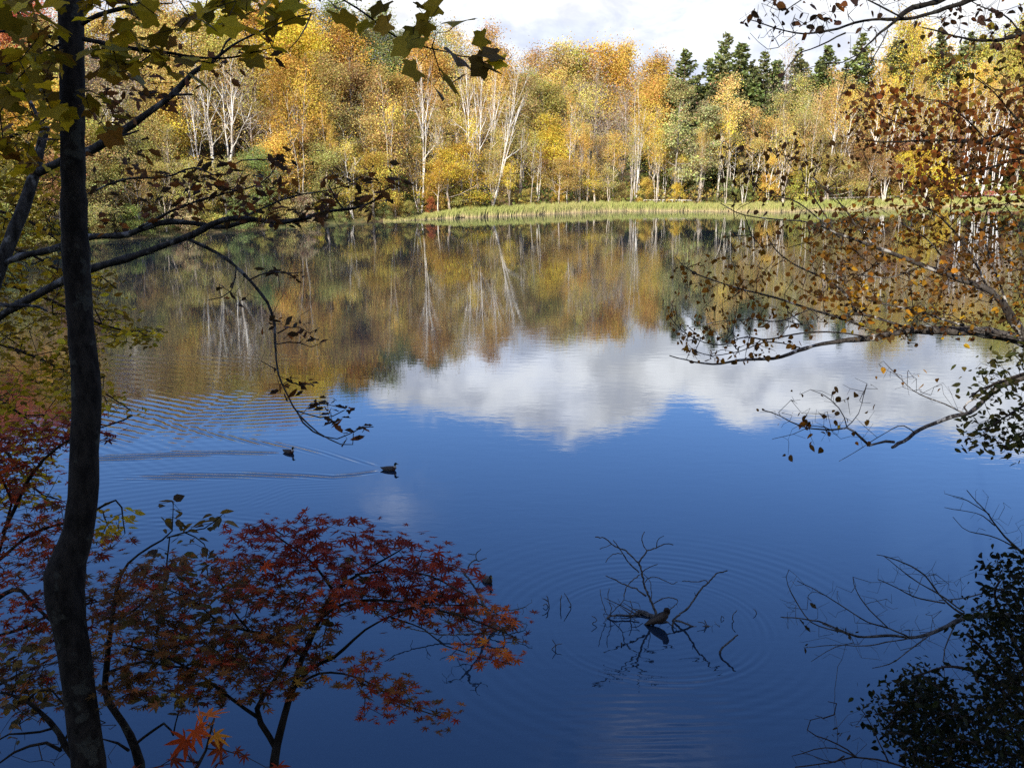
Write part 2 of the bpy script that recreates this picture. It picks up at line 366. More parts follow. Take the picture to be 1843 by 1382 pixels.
def skeleton(rng, H, r0, n1, lo, hi, ang, length, n2=5, n3=0, lean=.0, stems=0, wig=.25):
    tubes = []; tips = []
    k = 9; zz = np.linspace(0, H, k)
    wob = np.cumsum(rng.normal(0, wig * .35, (k, 2)), 0); wob[0] = 0
    tr = np.stack((wob[:, 0] + lean * zz, wob[:, 1], zz), 1)
    tubes.append((tr, np.linspace(r0, r0 * .15, k), 6))
    if stems:
        for k in range(stems):
            a = rng.uniform(0, 6.28); L = H * rng.uniform(.75, .95); ln = rng.uniform(.07, .16); q = np.linspace(0, 1, 8)
            wq = np.cumsum(rng.normal(0, wig * .3, (8, 2)), 0); wq[0] = 0
            s2 = np.stack((math.cos(a) * (L * ln * q) + wq[:, 0], math.sin(a) * (L * ln * q) + wq[:, 1], L * q), 1)
            tubes.append((s2, np.linspace(r0 * .8, r0 * .12, 8), 5))
            for j in range(9):
                t = rng.uniform(.4, .98); b = np.array([np.interp(t, q, s2[:, i]) for i in range(3)]); aa = rng.uniform(0, 6.28); Lb = H * rng.uniform(.07, .17)
                d = np.array((math.cos(aa) * .6, math.sin(aa) * .6, .8)) * Lb; tubes.append((np.array((b, b + d * .5 + rng.normal(0, .05, 3), b + d)), np.array((.035, .022, .008)), 3))
                for u in range(3): tips.append(b + d * rng.uniform(.4, 1.1) + rng.normal(0, .15, 3))
    def at(z): return np.array([np.interp(z, zz, tr[:, i]) for i in range(3)])
    az = rng.uniform(0, 6.28)
    for i in range(n1):
        f = (i + rng.uniform(0, .8)) / n1; z = H * (lo + (hi - lo) * f); az += 2.4 + rng.normal(0, .4)
        L = length(f) * H * rng.uniform(.75, 1.2); e = R(ang(f)) + rng.normal(0, .12)
        p = at(z); q = [p]; d = np.array((math.cos(az) * math.cos(e), math.sin(az) * math.cos(e), math.sin(e)))
        m = 5
        for j in range(m):
            d = d + rng.normal(0, .13, 3) + np.array((0, 0, .05)); d /= np.linalg.norm(d); q.append(q[-1] + d * L / m)
        q = np.array(q); rr = r0 * (.42 - .25 * f)
        tubes.append((q, np.linspace(rr, rr * .2, m + 1), 4)); tips.append(q[-1])
        for s in range(n2):
            t = rng.uniform(.25, 1) * m; a = int(min(t, m - 1)); b = q[a] + (q[a + 1] - q[a]) * (t - a)
            d2 = (q[a + 1] - q[a]) / np.linalg.norm(q[a + 1] - q[a]) + rng.normal(0, .55, 3) + np.array((0, 0, .2)); d2 /= np.linalg.norm(d2)
            L2 = L * rng.uniform(.25, .5); mid = b + d2 * L2 * .5 + rng.normal(0, .05 * L2, 3); e2 = b + d2 * L2 + np.array((0, 0, .05 * L2))
            tubes.append((np.array((b, mid, e2)), np.array((rr * .35, rr * .25, rr * .1)), 3)); tips += [mid, e2]
            for u in range(n3):
                d3 = d2 + rng.normal(0, .6, 3); d3 /= np.linalg.norm(d3); s0 = mid if u % 2 else e2; e3 = s0 + d3 * L2 * rng.uniform(.3, .7)
                tubes.append((np.array((s0, e3)), np.array((rr * .18, rr * .06)), 3)); tips.append(e3)
    return tubes, np.array(tips)
def tubes_mesh(name, tubes, m, col=None):
    b = MB()
    for p, r, s in tubes: b.tube(p, r, s, col, cap=False)
    return b.mesh(name, m)
def leafcol(rng, n, cn, hue=.11, val=.38):
    v = 1 + val * cn + rng.normal(0, .16, n); g = rng.normal(0, hue, n) + hue * cn
    c = np.stack((v * (1 - g * .4), v * (1 + g), v * (1 + rng.normal(0, .15, n))), 1)
    return np.clip(np.repeat(c, 6, 0), .15, 2.2)
def make_proto(kind, seed):
    rng = np.random.RandomState(seed); H = 10.0
    if kind == 'broad':
        tb, tips = skeleton(rng, H, .15, 17, .2, .97, lambda f: 18 + 50 * f, lambda f: .36 - .22 * f, 6, 1)
        N, sp, sz = 11000, .52, .115
    elif kind == 'slim':
        tb, tips = skeleton(rng, H, .105, 15, .36, .98, lambda f: 40 + 25 * f, lambda f: .24 - .14 * f, 6, 2, lean=rng.uniform(-.05, .05), stems=seed % 3)
        N, sp, sz = 3600, .38, .10
    elif kind == 'birch':
        tb, tips = skeleton(rng, H, .11, 11, .42, .98, lambda f: 48 + 20 * f, lambda f: .25 - .13 * f, 5, 2, lean=rng.uniform(-.09, .09), wig=.3, stems=(seed // 7) % 3)
        N, sp, sz = 2200, .34, .095
    elif kind == 'pole':
        tb, tips = skeleton(rng, H, .062, 10, .5, .98, lambda f: 55 + 15 * f, lambda f: .17 - .09 * f, 4, 2, lean=rng.uniform(-.10, .10), wig=.3, stems=1 + seed % 2)
        N, sp, sz = 1100, .36, .10
    elif kind == 'white':
        tb, tips = skeleton(rng, H, .15, 12, .34, .97, lambda f: 46 + 22 * f, lambda f: .34 - .2 * f, 6, 2, lean=rng.uniform(-.06, .06), wig=.3, stems=1)
        N, sp, sz = 420, .34, .10
    elif kind == 'bare':
        tb, tips = skeleton(rng, H, .12, 16, .25, .98, lambda f: 35 + 30 * f, lambda f: .34 - .2 * f, 9, 5)
        N, sp, sz = 1300, .4, .10
    elif kind == 'alder':
        tb, tips = skeleton(rng, H, .12, 16, .18, .97, lambda f: 8 + 40 * f, lambda f: .28 - .2 * f, 6, 1)
        N, sp, sz = 7500, .36, .125
    elif kind == 'shrub':
        tb, tips = skeleton(rng, H, .10, 16, .03, .9, lambda f: 10 + 55 * f, lambda f: .42 - .22 * f, 6, 1)
        N, sp, sz = 7500, .55, .22
    elif kind == 'conifer':
        tb = []; zz = np.linspace(0, H, 8); tb.append((np.stack((zz * 0, zz * 0, zz), 1), np.linspace(.14, .015, 8), 6)); C = []
        z = .5
        while z < 9.85:
            f = z / H; nb = int(rng.randint(5, 8)); Lb = (1 - f) ** .85 * 2.7 * rng.uniform(.75, 1.15) + .08
            for k in range(nb):
                a = rng.uniform(0, 6.28); L = Lb * rng.uniform(.45, 1.25); e = -.18 + .5 * f + rng.normal(0, .08)
                s = np.linspace(0, 1, 5); q = np.stack((np.cos(a) * L * s, np.sin(a) * L * s, z + L * (s * math.sin(e) + .12 * s * s)), 1)
                tb.append((q, np.linspace(.03, .006, 5), 3))
                n = int(26 * L + 6); t = rng.uniform(.12, 1, n) ** .8
                pts = np.stack([np.interp(t, s, q[:, i]) for i in range(3)], 1); w = (1 - t) * .30 * L + .06
                side = rng.uniform(-1, 1, n) * w
                pts += np.stack((-math.sin(a) * side, math.cos(a) * side, -np.abs(side) * .3 + rng.normal(0, .05, n)), 1); C.append(pts)
            z += .26 * rng.uniform(.7, 1.25)
        C = np.concatenate(C); V, F = rquads(rng, C, .20, .5, .1); b = MB(); cn = clump_noise(C, rng, .9)
        b.add(V, F, leafcol(rng, len(C), cn, .08, .4))
        return tubes_mesh('trunk', tb, M_FARBARK), b.mesh('crown', M_FARLEAF, False)
    tips = tips[tips[:, 2] > 0.0]
    # thinned, uneven crown: some limbs carry far more leaves than others
    w = np.clip(clump_noise(tips, rng, .8) * 1.6 + .7, .03, 2); w /= w.sum()
    idx = rng.choice(len(tips), N, p=w)
    fl = .12 if kind == 'alder' else 0
    C = tips[idx] + rng.normal(0, sp, (N, 3)) * np.array((1, 1, .35 if kind == 'alder' else .75)); C[:, 2] = np.maximum(C[:, 2], .12)
    V, F = rquads(rng, C, sz, .75, fl); b = MB(); b.add(V, F, leafcol(rng, N, clump_noise(C, rng)))
    return tubes_mesh('trunk', tb, M_FARBARK), b.mesh('crown', M_FARLEAF, False)
PROTO = {}
for kd, cnt in (('broad', 4), ('slim', 3), ('birch', 4), ('white', 3), ('pole', 4), ('bare', 3), ('alder', 2), ('shrub', 3), ('conifer', 4)):
    PROTO[kd] = [make_proto(kd, 11 + 7 * i + len(kd)) for i in range(cnt)]
COLS = {  # foliage colour, plain words
    'red': ((.50, .17, .07), 'red-orange'), 'orange': ((.56, .37, .08), 'orange'), 'rust': ((.42, .28, .10), 'rust brown'),
    'tan': ((.58, .44, .14), 'tan'), 'gold': ((.64, .46, .09), 'golden'), 'yellow': ((.70, .53, .07), 'bright yellow'),
    'lime': ((.52, .47, .10), 'yellow-green'), 'olive': ((.44, .38, .13), 'olive'), 'green': ((.25, .28, .10), 'green'),
    'pale': ((.44, .46, .19), 'pale green'), 'mauve': ((.48, .38, .22), 'mauve brown'), 'dark': ((.20, .235, .09), 'dark green'),
    'brown': ((.36, .21, .09), 'brown')}
KINDW = {'broad': 'broad-crowned tree', 'slim': 'slender tree', 'birch': 'thin-crowned birch', 'white': 'bare-limbed white birch', 'pole': 'thin pale-stemmed tree', 'bare': 'bare tree',
         'alder': 'layered alder', 'shrub': 'bush', 'conifer': 'conifer'}
NAMEW = {'broad': 'autumn_tree', 'slim': 'slender_tree', 'birch': 'birch_tree', 'white': 'birch_tree', 'pole': 'slender_tree', 'bare': 'bare_tree', 'alder': 'alder_tree', 'shrub': 'bush', 'conifer': 'conifer_tree'}
# colour and kind of crown seen at places of the photograph (px, py, kind, colour)
FIELD = [(20, 60, 'broad', 'red'), (100, 130, 'broad', 'olive'), (200, 130, 'bare', 'mauve'), (60, 230, 'broad', 'gold'), (230, 70, 'broad', 'tan'),
 (330, 90, 'broad', 'tan'), (410, 70, 'broad', 'lime'), (560, 90, 'broad', 'yellow'), (480, 70, 'broad', 'orange'), (520, 170, 'broad', 'orange'), (620, 110, 'broad', 'orange'),
 (690, 85, 'broad', 'green'), (650, 180, 'broad', 'rust'), (560, 240, 'broad', 'orange'), (350, 240, 'broad', 'yellow'), (350, 180, 'broad', 'tan'), (450, 260, 'broad', 'olive'), (440, 170, 'bare', 'tan'),
 (300, 290, 'slim', 'olive'), (200, 250, 'broad', 'olive'), (180, 200, 'bare', 'mauve'), (640, 250, 'broad', 'olive'), (710, 200, 'broad', 'rust'), (760, 130, 'broad', 'orange'), (740, 70, 'broad', 'green'),
 (830, 110, 'broad', 'tan'), (800, 230, 'slim', 'tan'), (850, 200, 'slim', 'tan'), (900, 130, 'broad', 'orange'), (970, 130, 'broad', 'tan'), (1040, 115, 'broad', 'lime'), (1090, 125, 'broad', 'gold'),
 (1150, 150, 'broad', 'gold'), (1180, 180, 'broad', 'orange'), (1120, 190, 'bare', 'mauve'), (1010, 170, 'broad', 'tan'), (950, 220, 'broad', 'olive'), (980, 180, 'slim', 'gold'), (1050, 220, 'bare', 'tan'),
 (1110, 240, 'bare', 'mauve'), (1145, 270, 'slim', 'gold'), (1010, 290, 'broad', 'yellow'), (900, 290, 'broad', 'olive'), (780, 310, 'broad', 'orange'), (640, 300, 'broad', 'gold'), (740, 260, 'slim', 'olive'),
 (560, 330, 'broad', 'olive'), (480, 320, 'broad', 'green'), (400, 310, 'slim', 'tan'), (250, 330, 'slim', 'olive'), (700, 320, 'broad', 'gold'), (530, 290, 'broad', 'gold'), (580, 280, 'broad', 'rust'),
 (830, 320, 'broad', 'yellow'), (950, 320, 'broad', 'gold'), (1070, 310, 'slim', 'orange'), (1110, 320, 'broad', 'olive'), (1150, 330, 'broad', 'gold'), (1060, 270, 'slim', 'olive'), (1210, 190, 'alder', 'pale'),
 (1240, 260, 'alder', 'pale'), (1300, 190, 'slim', 'gold'), (1225, 110, 'conifer', 'dark'), (1295, 90, 'conifer', 'dark'), (1350, 170, 'conifer', 'dark'), (1350, 240, 'slim', 'tan'),
 (1440, 130, 'conifer', 'dark'), (1500, 110, 'conifer', 'dark'), (1490, 200, 'slim', 'tan'), (1560, 190, 'birch', 'gold'), (1620, 150, 'birch', 'yellow'), (1580, 95, 'conifer', 'dark'), (1625, 90, 'broad', 'gold'),
 (1680, 80, 'conifer', 'dark'), (1700, 180, 'birch', 'gold'), (1770, 90, 'broad', 'lime'), (1810, 140, 'broad', 'lime'), (1650, 300, 'shrub', 'yellow'), (1580, 290, 'broad', 'brown'), (1480, 290, 'broad', 'olive'),
 (1400, 300, 'broad', 'gold'), (1300, 310, 'broad', 'gold'), (1380, 260, 'slim', 'tan'), (1760, 230, 'broad', 'brown'), (1810, 300, 'conifer', 'dark'), (1730, 290, 'broad', 'brown'), (1430, 90, 'bare', 'mauve'),
 (60, 330, 'broad', 'olive'), (120, 300, 'broad', 'brown'), (1530, 240, 'broad', 'rust'), (1440, 230, 'slim', 'olive')]
SKY = [(-300, 10), (0, 20), (200, 40), (300, 34), (430, 20), (560, 22), (620, 30), (650, 24), (700, 55), (780, 72), (870, 88), (950, 105), (1050, 110), (1110, 113), (1185, 140), (1205, 125),
       (1260, 118), (1300, 100), (1350, 108), (1420, 120), (1500, 100), (1600, 92), (1700, 80), (1760, 68), (1843, 62), (2200, 60)]
STRETCH = [(-999, 190, 'at far left'), (190, 480, 'near the pale forked birches'), (480, 700, 'above the bushy bank'),
           (700, 840, 'where the reed bank begins'), (840, 1000, 'around the leaning white birch'), (1000, 1180, 'behind the middle reeds'), (1180, 1420, 'around the tall spired conifers'),
           (1420, 1620, 'behind the low pale rail'), (1620, 3000, 'above the red fence')]
TREES = []   # (root, descriptor, px)
def gz(x, y): return float(ground_h(np.array([x]), np.array([y]))[0])
def plant(kind, px, back, top_py, colour, rng, words=None, width=1.0, proto=None, leafy=None, lean=0.0, trunkcol=None, label=None, hmax=24, tall=None):
    # foot of the tree: along the pixel column, `back` metres behind the shoreline
    dx = (px - 921.5) / FPX; xs = 0.0; Y = 120.0
    for _ in range(8):
        xs = dx * (CP * Y + SP * (CAM_H - 2)); Y = shore(xs) + back
    z = gz(xs, Y); dep = CP * Y + SP * (CAM_H - z)
    if tall: h = tall
    else:
        e = math.atan((691 - top_py) / FPX) - PITCH; h = CAM_H + math.tan(e) * Y - z
    h = min(max(h, 2.0), hmax)
    tm, cm = (PROTO[kind][proto] if proto is not None else random.Random(int(rng.randint(1e6))).choice(PROTO[kind]))
    root = bpy.data.objects.new(NAMEW[kind], None); COL.objects.link(root)
    root.location = (xs, Y, z - .1); s = h / 10
    w = {'broad': 1.0, 'slim': .95, 'birch': .95, 'white': .85, 'pole': .9, 'bare': 1.0, 'alder': 1.0, 'shrub': 1.3, 'conifer': 1.0}[kind] * width * rng.uniform(.88, 1.15)
    if kind not in ('shrub',): w *= min(1.25, (12 / h) ** .35)
    root.scale = (s * w, s * w, s); root.rotation_euler = (0, lean, rng.uniform(0, 6.28) if abs(lean) < .01 else rng.uniform(-.3, .3))
    c = np.array(COLS[colour][0]) * rng.uniform(.82, 1.18) * np.array((1, rng.uniform(.9, 1.1), rng.uniform(.85, 1.2)))
    t = bpy.data.objects.new('trunk', tm); t.parent = root; COL.objects.link(t)
    if trunkcol is None:
        trunkcol = {'birch': (.74, .70, .62), 'white': (.72, .68, .6), 'pole': (.54, .48, .39), 'slim': (.54, .47, .38), 'bare': (.42, .36, .32), 'broad': (.46, .40, .33), 'alder': (.36, .33, .28), 'conifer': (.16, .12, .09), 'shrub': (.22, .17, .12)}[kind]
        trunkcol = tuple(np.array(trunkcol) * rng.uniform(.75, 1.2))
    t.color = (*[float(min(q, .85)) for q in trunkcol], 1)
    k = bpy.data.objects.new('crown', cm); k.parent = root; COL.objects.link(k); k.color = (*[float(q) for q in c], 1)
    TREES.append((root, kind, colour, px, back, label, words))
    return root
rng = np.random.RandomState(77)
def nearest(px, py):
    best = None; bd = 1e9
    for f in FIELD:
        d = ((f[0] - px) * 1.0) ** 2 + ((f[1] - py) * 1.15) ** 2 + rng.uniform(0, 900)
        if d < bd: bd = d; best = f
    return best
ROWS = [(2.5, 38, .36), (6, 40, .47), (11, 46, .62), (17, 46, .76), (24, 47, .88), (32, 43, 1.0)]
for ri, (back, step, fr) in enumerate(ROWS):
    px = -140 + rng.uniform(0, 30)
    while px < 1990:
        b = back + rng.uniform(-1.6, 1.6)
        sky = np.interp(px, [s[0] for s in SKY], [s[1] for s in SKY]); base = np.interp(px, [s[0] for s in SHPX], [s[1] for s in SHPX])
        top = base + (sky - base) * fr + rng.uniform(-14, 16) * (1 if fr < 1 else .8)
        if 335 < px < 455 and ri < 3: top = max(top, 290)
        if 835 < px < 885 and ri < 2: top = max(top, 270)
        f = nearest(px, top + (28 if fr > .9 else 38)); kind, colour = f[2], f[3]
        if ri <= 1 and rng.rand() < .4: colour = ['olive', 'tan', 'rust', 'olive'][int(rng.randint(4))]
        if ri < 3 and kind == 'conifer' and px < 1700: kind, colour = 'slim', 'olive'
        if kind == 'shrub' and ri > 0: kind = 'broad'
        if (1195 < px < 1425 and ri >= 3 and rng.rand() < .75) or (1425 < px < 1730 and ri >= 4 and rng.rand() < .5): kind, colour = 'conifer', 'dark'
        if ri <= 1 and rng.rand() < .5 and px > 480: kind = 'slim' if rng.rand() < .55 else 'birch'
        if ri == 2 and rng.rand() < .3: kind = 'birch'
        if ri <= 1 and px > 470 and rng.rand() < (.36, .22)[ri]: kind = 'pole'; top = base + (sky - base) * rng.uniform(.5, .78)
        if px > 1690 and ri < 2 : px += step; continue
        plant(kind, px, b, top, colour, rng, width=(1.5 if kind == 'conifer' else 1.2) if ri > 2 else 1.35 if ri < 2 and kind == 'broad' else 1.1)
        px += step * rng.uniform(.7, 1.3) * (.86 if kind in ('slim', 'birch', 'conifer') else 1)
# skyline trees seen one by one
for (px, top, kd, c, lab) in [
   (1224, 86, 'conifer', 'dark', 'blunt-topped dark conifer at the left end of the skyline conifer group'),
   (1294, 57, 'conifer', 'dark', 'tallest dark conifer with a pointed spire rising above the far wood against the sky'),
   (1322, 76, 'conifer', 'dark', 'dark conifer touching the right flank of the tallest spire'),
   (1268, 104, 'conifer', 'dark', 'shorter dark conifer between the blunt topped one and the tallest spire'),
   (1363, 88, 'conifer', 'dark', 'ragged conifer on the skyline, second step down right of the tallest spire'),
   (1388, 104, 'conifer', 'dark', 'small ragged conifer on the skyline left of the pinkish bare crown'),
   (1424, 86, 'conifer', 'dark', 'narrow far conifer spire behind the pinkish bare crown'),
   (1404, 98, 'bare', 'mauve', 'pinkish bare tree crown on the skyline between conifers'),
   (1472, 80, 'conifer', 'dark', 'dark conifer below the tips of the overhanging dark birch branch'),
   (1532, 60, 'conifer', 'dark', 'dark conifer on the right skyline behind the fine overhanging twigs'),
   (1596, 66, 'conifer', 'dark', 'dark conifer on the right skyline left of the golden crown'),
   (1668, 56, 'conifer', 'dark', 'dark conifer on the right skyline right of the golden crown'),
   (1720, 58, 'conifer', 'dark', 'dark conifer on the skyline left of the yellow-green crown at top right'),
   (1625, 70, 'broad', 'gold', 'golden rounded crown between two dark conifers on the right skyline'),
   (652, 28, 'alder', 'green', 'tall green feathery tree on the skyline left of centre'),
   (742, 62, 'alder', 'green', 'green airy crown on the skyline behind the hanging maple leaves'),
   (562, 52, 'broad', 'yellow', 'bright yellow tall crown below the skyline left of centre'),
   (1180, 128, 'broad', 'orange', 'orange-gold rounded crown at the skyline edge just left of the conifers'),
   (1120, 112, 'broad', 'gold', 'golden domed crown on the skyline right of centre'),
   (1040, 110, 'broad', 'lime', 'yellow-green crown on the skyline right of the hanging maple leaves')]:
    b = 27 + rng.uniform(-2, 5)
    plant(kd, px, b, top, c, rng, label=lab, hmax=30, width=1.7 if kd == 'conifer' else 1.0)
# named white trunks and waterside trees of the photograph
for (px, back, top, kd, c, lean, w, lab, tc) in [
   (884, 3.0, 130, 'white', 'tan', .21, .8, 'white birch leaning strongly to the right behind the left part of the reed bank', (.70, .67, .60)),
   (758, 3.5, 125, 'white', 'tan', .03, .8, 'tall upright pale birch at the left end of the reed bank', (.78, .75, .68)),
   (848, 9, 120, 'white', 'tan', -.03, .6, 'pale birch stem standing left in the clump of white stems', (.78, .75, .7)),
   (860, 9.6, 128, 'white', 'tan', .04, .6, 'middle pale birch stem of the clump of white stems', (.78, .75, .7)),
   (872, 9.3, 135, 'white', 'tan', .12, .6, 'right pale birch stem of the clump, bending outwards', (.78, .75, .7)),
   (1021, 2.8, 190, 'birch', 'gold', .03, .6, 'slim white stem rising from the middle of the reed bank', (.74, .70, .64)),
   (1043, 2.8, 230, 'slim', 'orange', .07, .55, 'thin grey stem leaning right among the slim stems in mid bank', None),
   (1056, 3.0, 235, 'slim', 'orange', .0, .5, 'thin grey stem just right of the leaning thin stem in mid bank', None),
   (600, 4.0, 230, 'slim', 'gold', .0, .5, 'single thin pale stem in front of golden bushes left of centre', (.62, .56, .48)),
   (1143, 3.0, 165, 'birch', 'gold', .02, .7, 'white birch with a slightly crooked trunk left of the pale green alders', (.75, .72, .66)),
   (1183, 3.0, 240, 'slim', 'gold', .02, .6, 'thin pale stem below the orange-gold crown near the alders', (.62, .56, .48)),
   (1262, 4.0, 230, 'slim', 'tan', .0, .6, 'grey waterside trunk beneath the right-hand alder', None),
   (1215, 4.5, 150, 'alder', 'pale', .0, 1.2, 'large pale green layered tree right of the orange-gold crown', None),
   (1256, 5.5, 185, 'alder', 'pale', .0, 1.1, 'second pale green layered tree beside the large one', None),
   (1302, 8, 150, 'slim', 'tan', .0, 1.1, 'tan-yellow feathery birch crown in front of the tallest conifer', (.6, .55, .42)),
   (418, 9.5, 110, 'white', 'tan', .02, 1.0, 'tall white forked birch, brightest of the pale pair behind the left bank', (.72, .69, .62)),
   (388, 10, 118, 'white', 'tan', -.06, 1.0, 'white birch with spreading bare limbs left of the brightest forked one', (.70, .67, .60)),
   (366, 9, 150, 'white', 'tan', -.1, .8, 'pale birch at the left of the white birches, forked low', (.75, .72, .66)),
   (536, 10, 185, 'birch', 'gold', .02, .5, 'single thin white stem in front of the orange crowns left of centre', (.8, .76, .68)),
   (200, 9, 150, 'white', 'mauve', .08, .7, 'pale slanting birch seen just right of the dark slender trunk', (.7, .66, .6)),
   (222, 11, 170, 'white', 'mauve', .1, .7, 'second pale slanting birch right of the dark slender trunk', (.7, .66, .6)),
   (1563, 4, 140, 'birch', 'gold', .0, .8, 'bright white birch trunk right of the dead leaf cluster behind the low pale rail', (.85, .84, .8)),
   (1588, 3.2, 150, 'birch', 'gold', .03, .8, 'broad grey-white birch trunk next to the rail, leaning slightly right', (.72, .69, .64)),
   (1487, 4, 150, 'birch', 'tan', .01, .8, 'white birch trunk behind the left part of the low pale rail', (.74, .72, .68)),
   (1506, 6, 170, 'birch', 'gold', .05, .7, 'thinner birch trunk right of the one behind the rail', (.7, .66, .6)),
   (1618, 9, 150, 'birch', 'yellow', .06, .8, 'birch with yellow crown behind the bright yellow bush', (.78, .75, .7)),
   (1634, 9.5, 160, 'birch', 'yellow', .03, .7, 'second birch with yellow crown behind the bright yellow bush', (.78, .75, .7)),
   (1731, 6.0, 130, 'birch', 'gold', .02, .8, 'clean white birch trunk rising behind the left end of the red fence', (.88, .87, .85)),
   (1758, 6.8, 150, 'birch', 'tan', .0, .6, 'thin white birch trunk left of the pair standing in front of the red fence', (.86, .85, .82)),
   (1764, 2.6, 160, 'birch', 'tan', .05, .8, 'thick white birch trunk standing in front of the red fence', (.9, .89, .87)),
   (1782, 6.2, 165, 'birch', 'tan', .03, .7, 'white birch trunk behind the middle of the red fence', (.88, .87, .85)),
   (1795, 6.0, 150, 'birch', 'tan', .09, .8, 'white birch trunk leaning right behind the right part of the red fence', (.88, .87, .85)),
   (1702, 7, 210, 'birch', 'gold', .0, .5, 'thin birch trunk left of the small white sign', (.75, .72, .68)),
   (1655, 3.5, 268, 'shrub', 'yellow', .0, 1.1, 'brilliant yellow bush on the right bank left of the white sign', None),
   (1690, 3.0, 300, 'shrub', 'yellow', .0, .9, 'smaller brilliant yellow bush leaning towards the white sign', None),
   (776, 2.0, 355, 'shrub', 'red', .0, .7, 'small red-orange bush at the waterline where the reed bank begins', None),
   (775, 3.2, 318, 'shrub', 'orange', .0, .8, 'orange bush just above the red-orange bush by the reeds', None),
   (820, 3.0, 344, 'shrub', 'olive', .0, 1.3, 'olive bush behind the start of the reed bank', None),
   (572, 0.6, 368, 'shrub', 'yellow', .0, .75, 'bright yellow bush touching the water on the left bank', None),
   (710, 1.6, 345, 'shrub', 'gold', .0, .9, 'golden bush on the left bank before the reeds begin', None),
   (1162, 3.4, 322, 'shrub', 'gold', .0, .9, 'golden-orange bush behind the reeds left of the alders', None),
   (1220, 3.6, 330, 'shrub', 'gold', .0, .8, 'golden bush under the pale green layered trees', None),
   (1380, 4.0, 318, 'shrub', 'gold', .0, .9, 'golden bush behind the reeds at the left end of the low pale rail', None),
   (1440, 4.2, 312, 'shrub', 'lime', .0, .9, 'yellow-green bush behind the low pale rail', None),
   (1760, 14, 230, 'broad', 'brown', .0, 1.1, 'brown-leaved tree behind the white birch trunks by the red fence', None),
   (1815, 13, 265, 'conifer', 'dark', .0, 1.4, 'dark shady conifer behind the right part of the red fence', None),
   (1850, 12, 250, 'conifer', 'dark', .0, 1.4, 'dark shady conifer at the right edge behind the red fence', None),
   (1740, 16, 150, 'broad', 'gold', .0, 1.1, 'golden tree rising behind the white birches by the red fence', None),
   (1830, 17, 130, 'broad', 'lime', .0, 1.2, 'yellow-green tree in the right background above the red fence', None)]:
    plant(kd, px, back, top, c, rng, label=lab, lean=lean, width=w, trunkcol=tc, hmax=23)
# low bushes hanging over the water on the left bank
LB = [(-60, .6, 380, 'olive'), (0, .5, 372, 'green'), (60, .4, 385, 'olive'), (180, .3, 378, 'olive'), (235, .4, 372, 'green'), (285, .2, 378, 'green'), (330, .5, 362, 'mauve'), (375, .3, 368, 'olive'),
      (425, .4, 362, 'green'), (470, .2, 372, 'olive'), (515, .3, 362, 'olive'), (545, .6, 350, 'mauve'), (610, .3, 368, 'green'), (650, .4, 360, 'olive'), (690, .6, 368, 'green'), (735, .8, 366, 'olive'), (860, 3.6, 345, 'olive'),
      (905, 3.8, 340, 'mauve'), (950, 3.6, 342, 'olive'), (1005, 3.9, 336, 'gold'), (1085, 3.8, 330, 'olive'), (1120, 3.8, 332, 'olive'), (1310, 4.0, 325, 'green'), (1340, 4.2, 330, 'green'), (1500, 5.0, 318, 'olive'), (1545, 5.5, 305, 'brown'), (1600, 5, 310, 'brown')]
for (px, back, top, c) in LB: plant('shrub', px, back, top, c, rng, hmax=9)

def ordinal(i, n):
    if n == 2: return ('left', 'right')[i]
    if n == 3: return ('left', 'middle', 'right')[i]
    return ('first', 'second', 'third', 'fourth', 'fifth', 'sixth', 'seventh', 'eighth')[i] + ' from the left'
groups = {}
for t in TREES:
    root, kind, colour, px, back, label, words = t
    root['category'] = 'bush' if kind == 'shrub' else 'tree'
    root['group'] = 'bushes along the far shore' if kind == 'shrub' else 'trees of the far wood'
    if label: root['label'] = label; continue
    st = next(s[2] for s in STRETCH if s[0] <= px < s[1])
    rw = 'waterside' if back < 9 else 'mid-slope' if back < 21 else 'skyline'
    if kind == 'shrub': rw = 'low'
    groups.setdefault((COLS[colour][1], KINDW[kind], rw, st), []).append((px, root))
for (c, k, rw, st), L in groups.items():
    L.sort(key=lambda q: q[0]); n = len(L)
    if n in (2, 3): k += 'es' if k == 'bush' else 's'
    for i, (px, root) in enumerate(L):
        pre = '' if n == 1 else ordinal(i, n) + (' of two ' if n == 2 else ' of three ' if n == 3 else ', ') if n <= 8 else ''
        root['label'] = f'{pre}{rw} {c} {k} {st}' if n <= 3 or n > 8 else f'{rw} {c} {k} {st}, {ordinal(i, n)}'

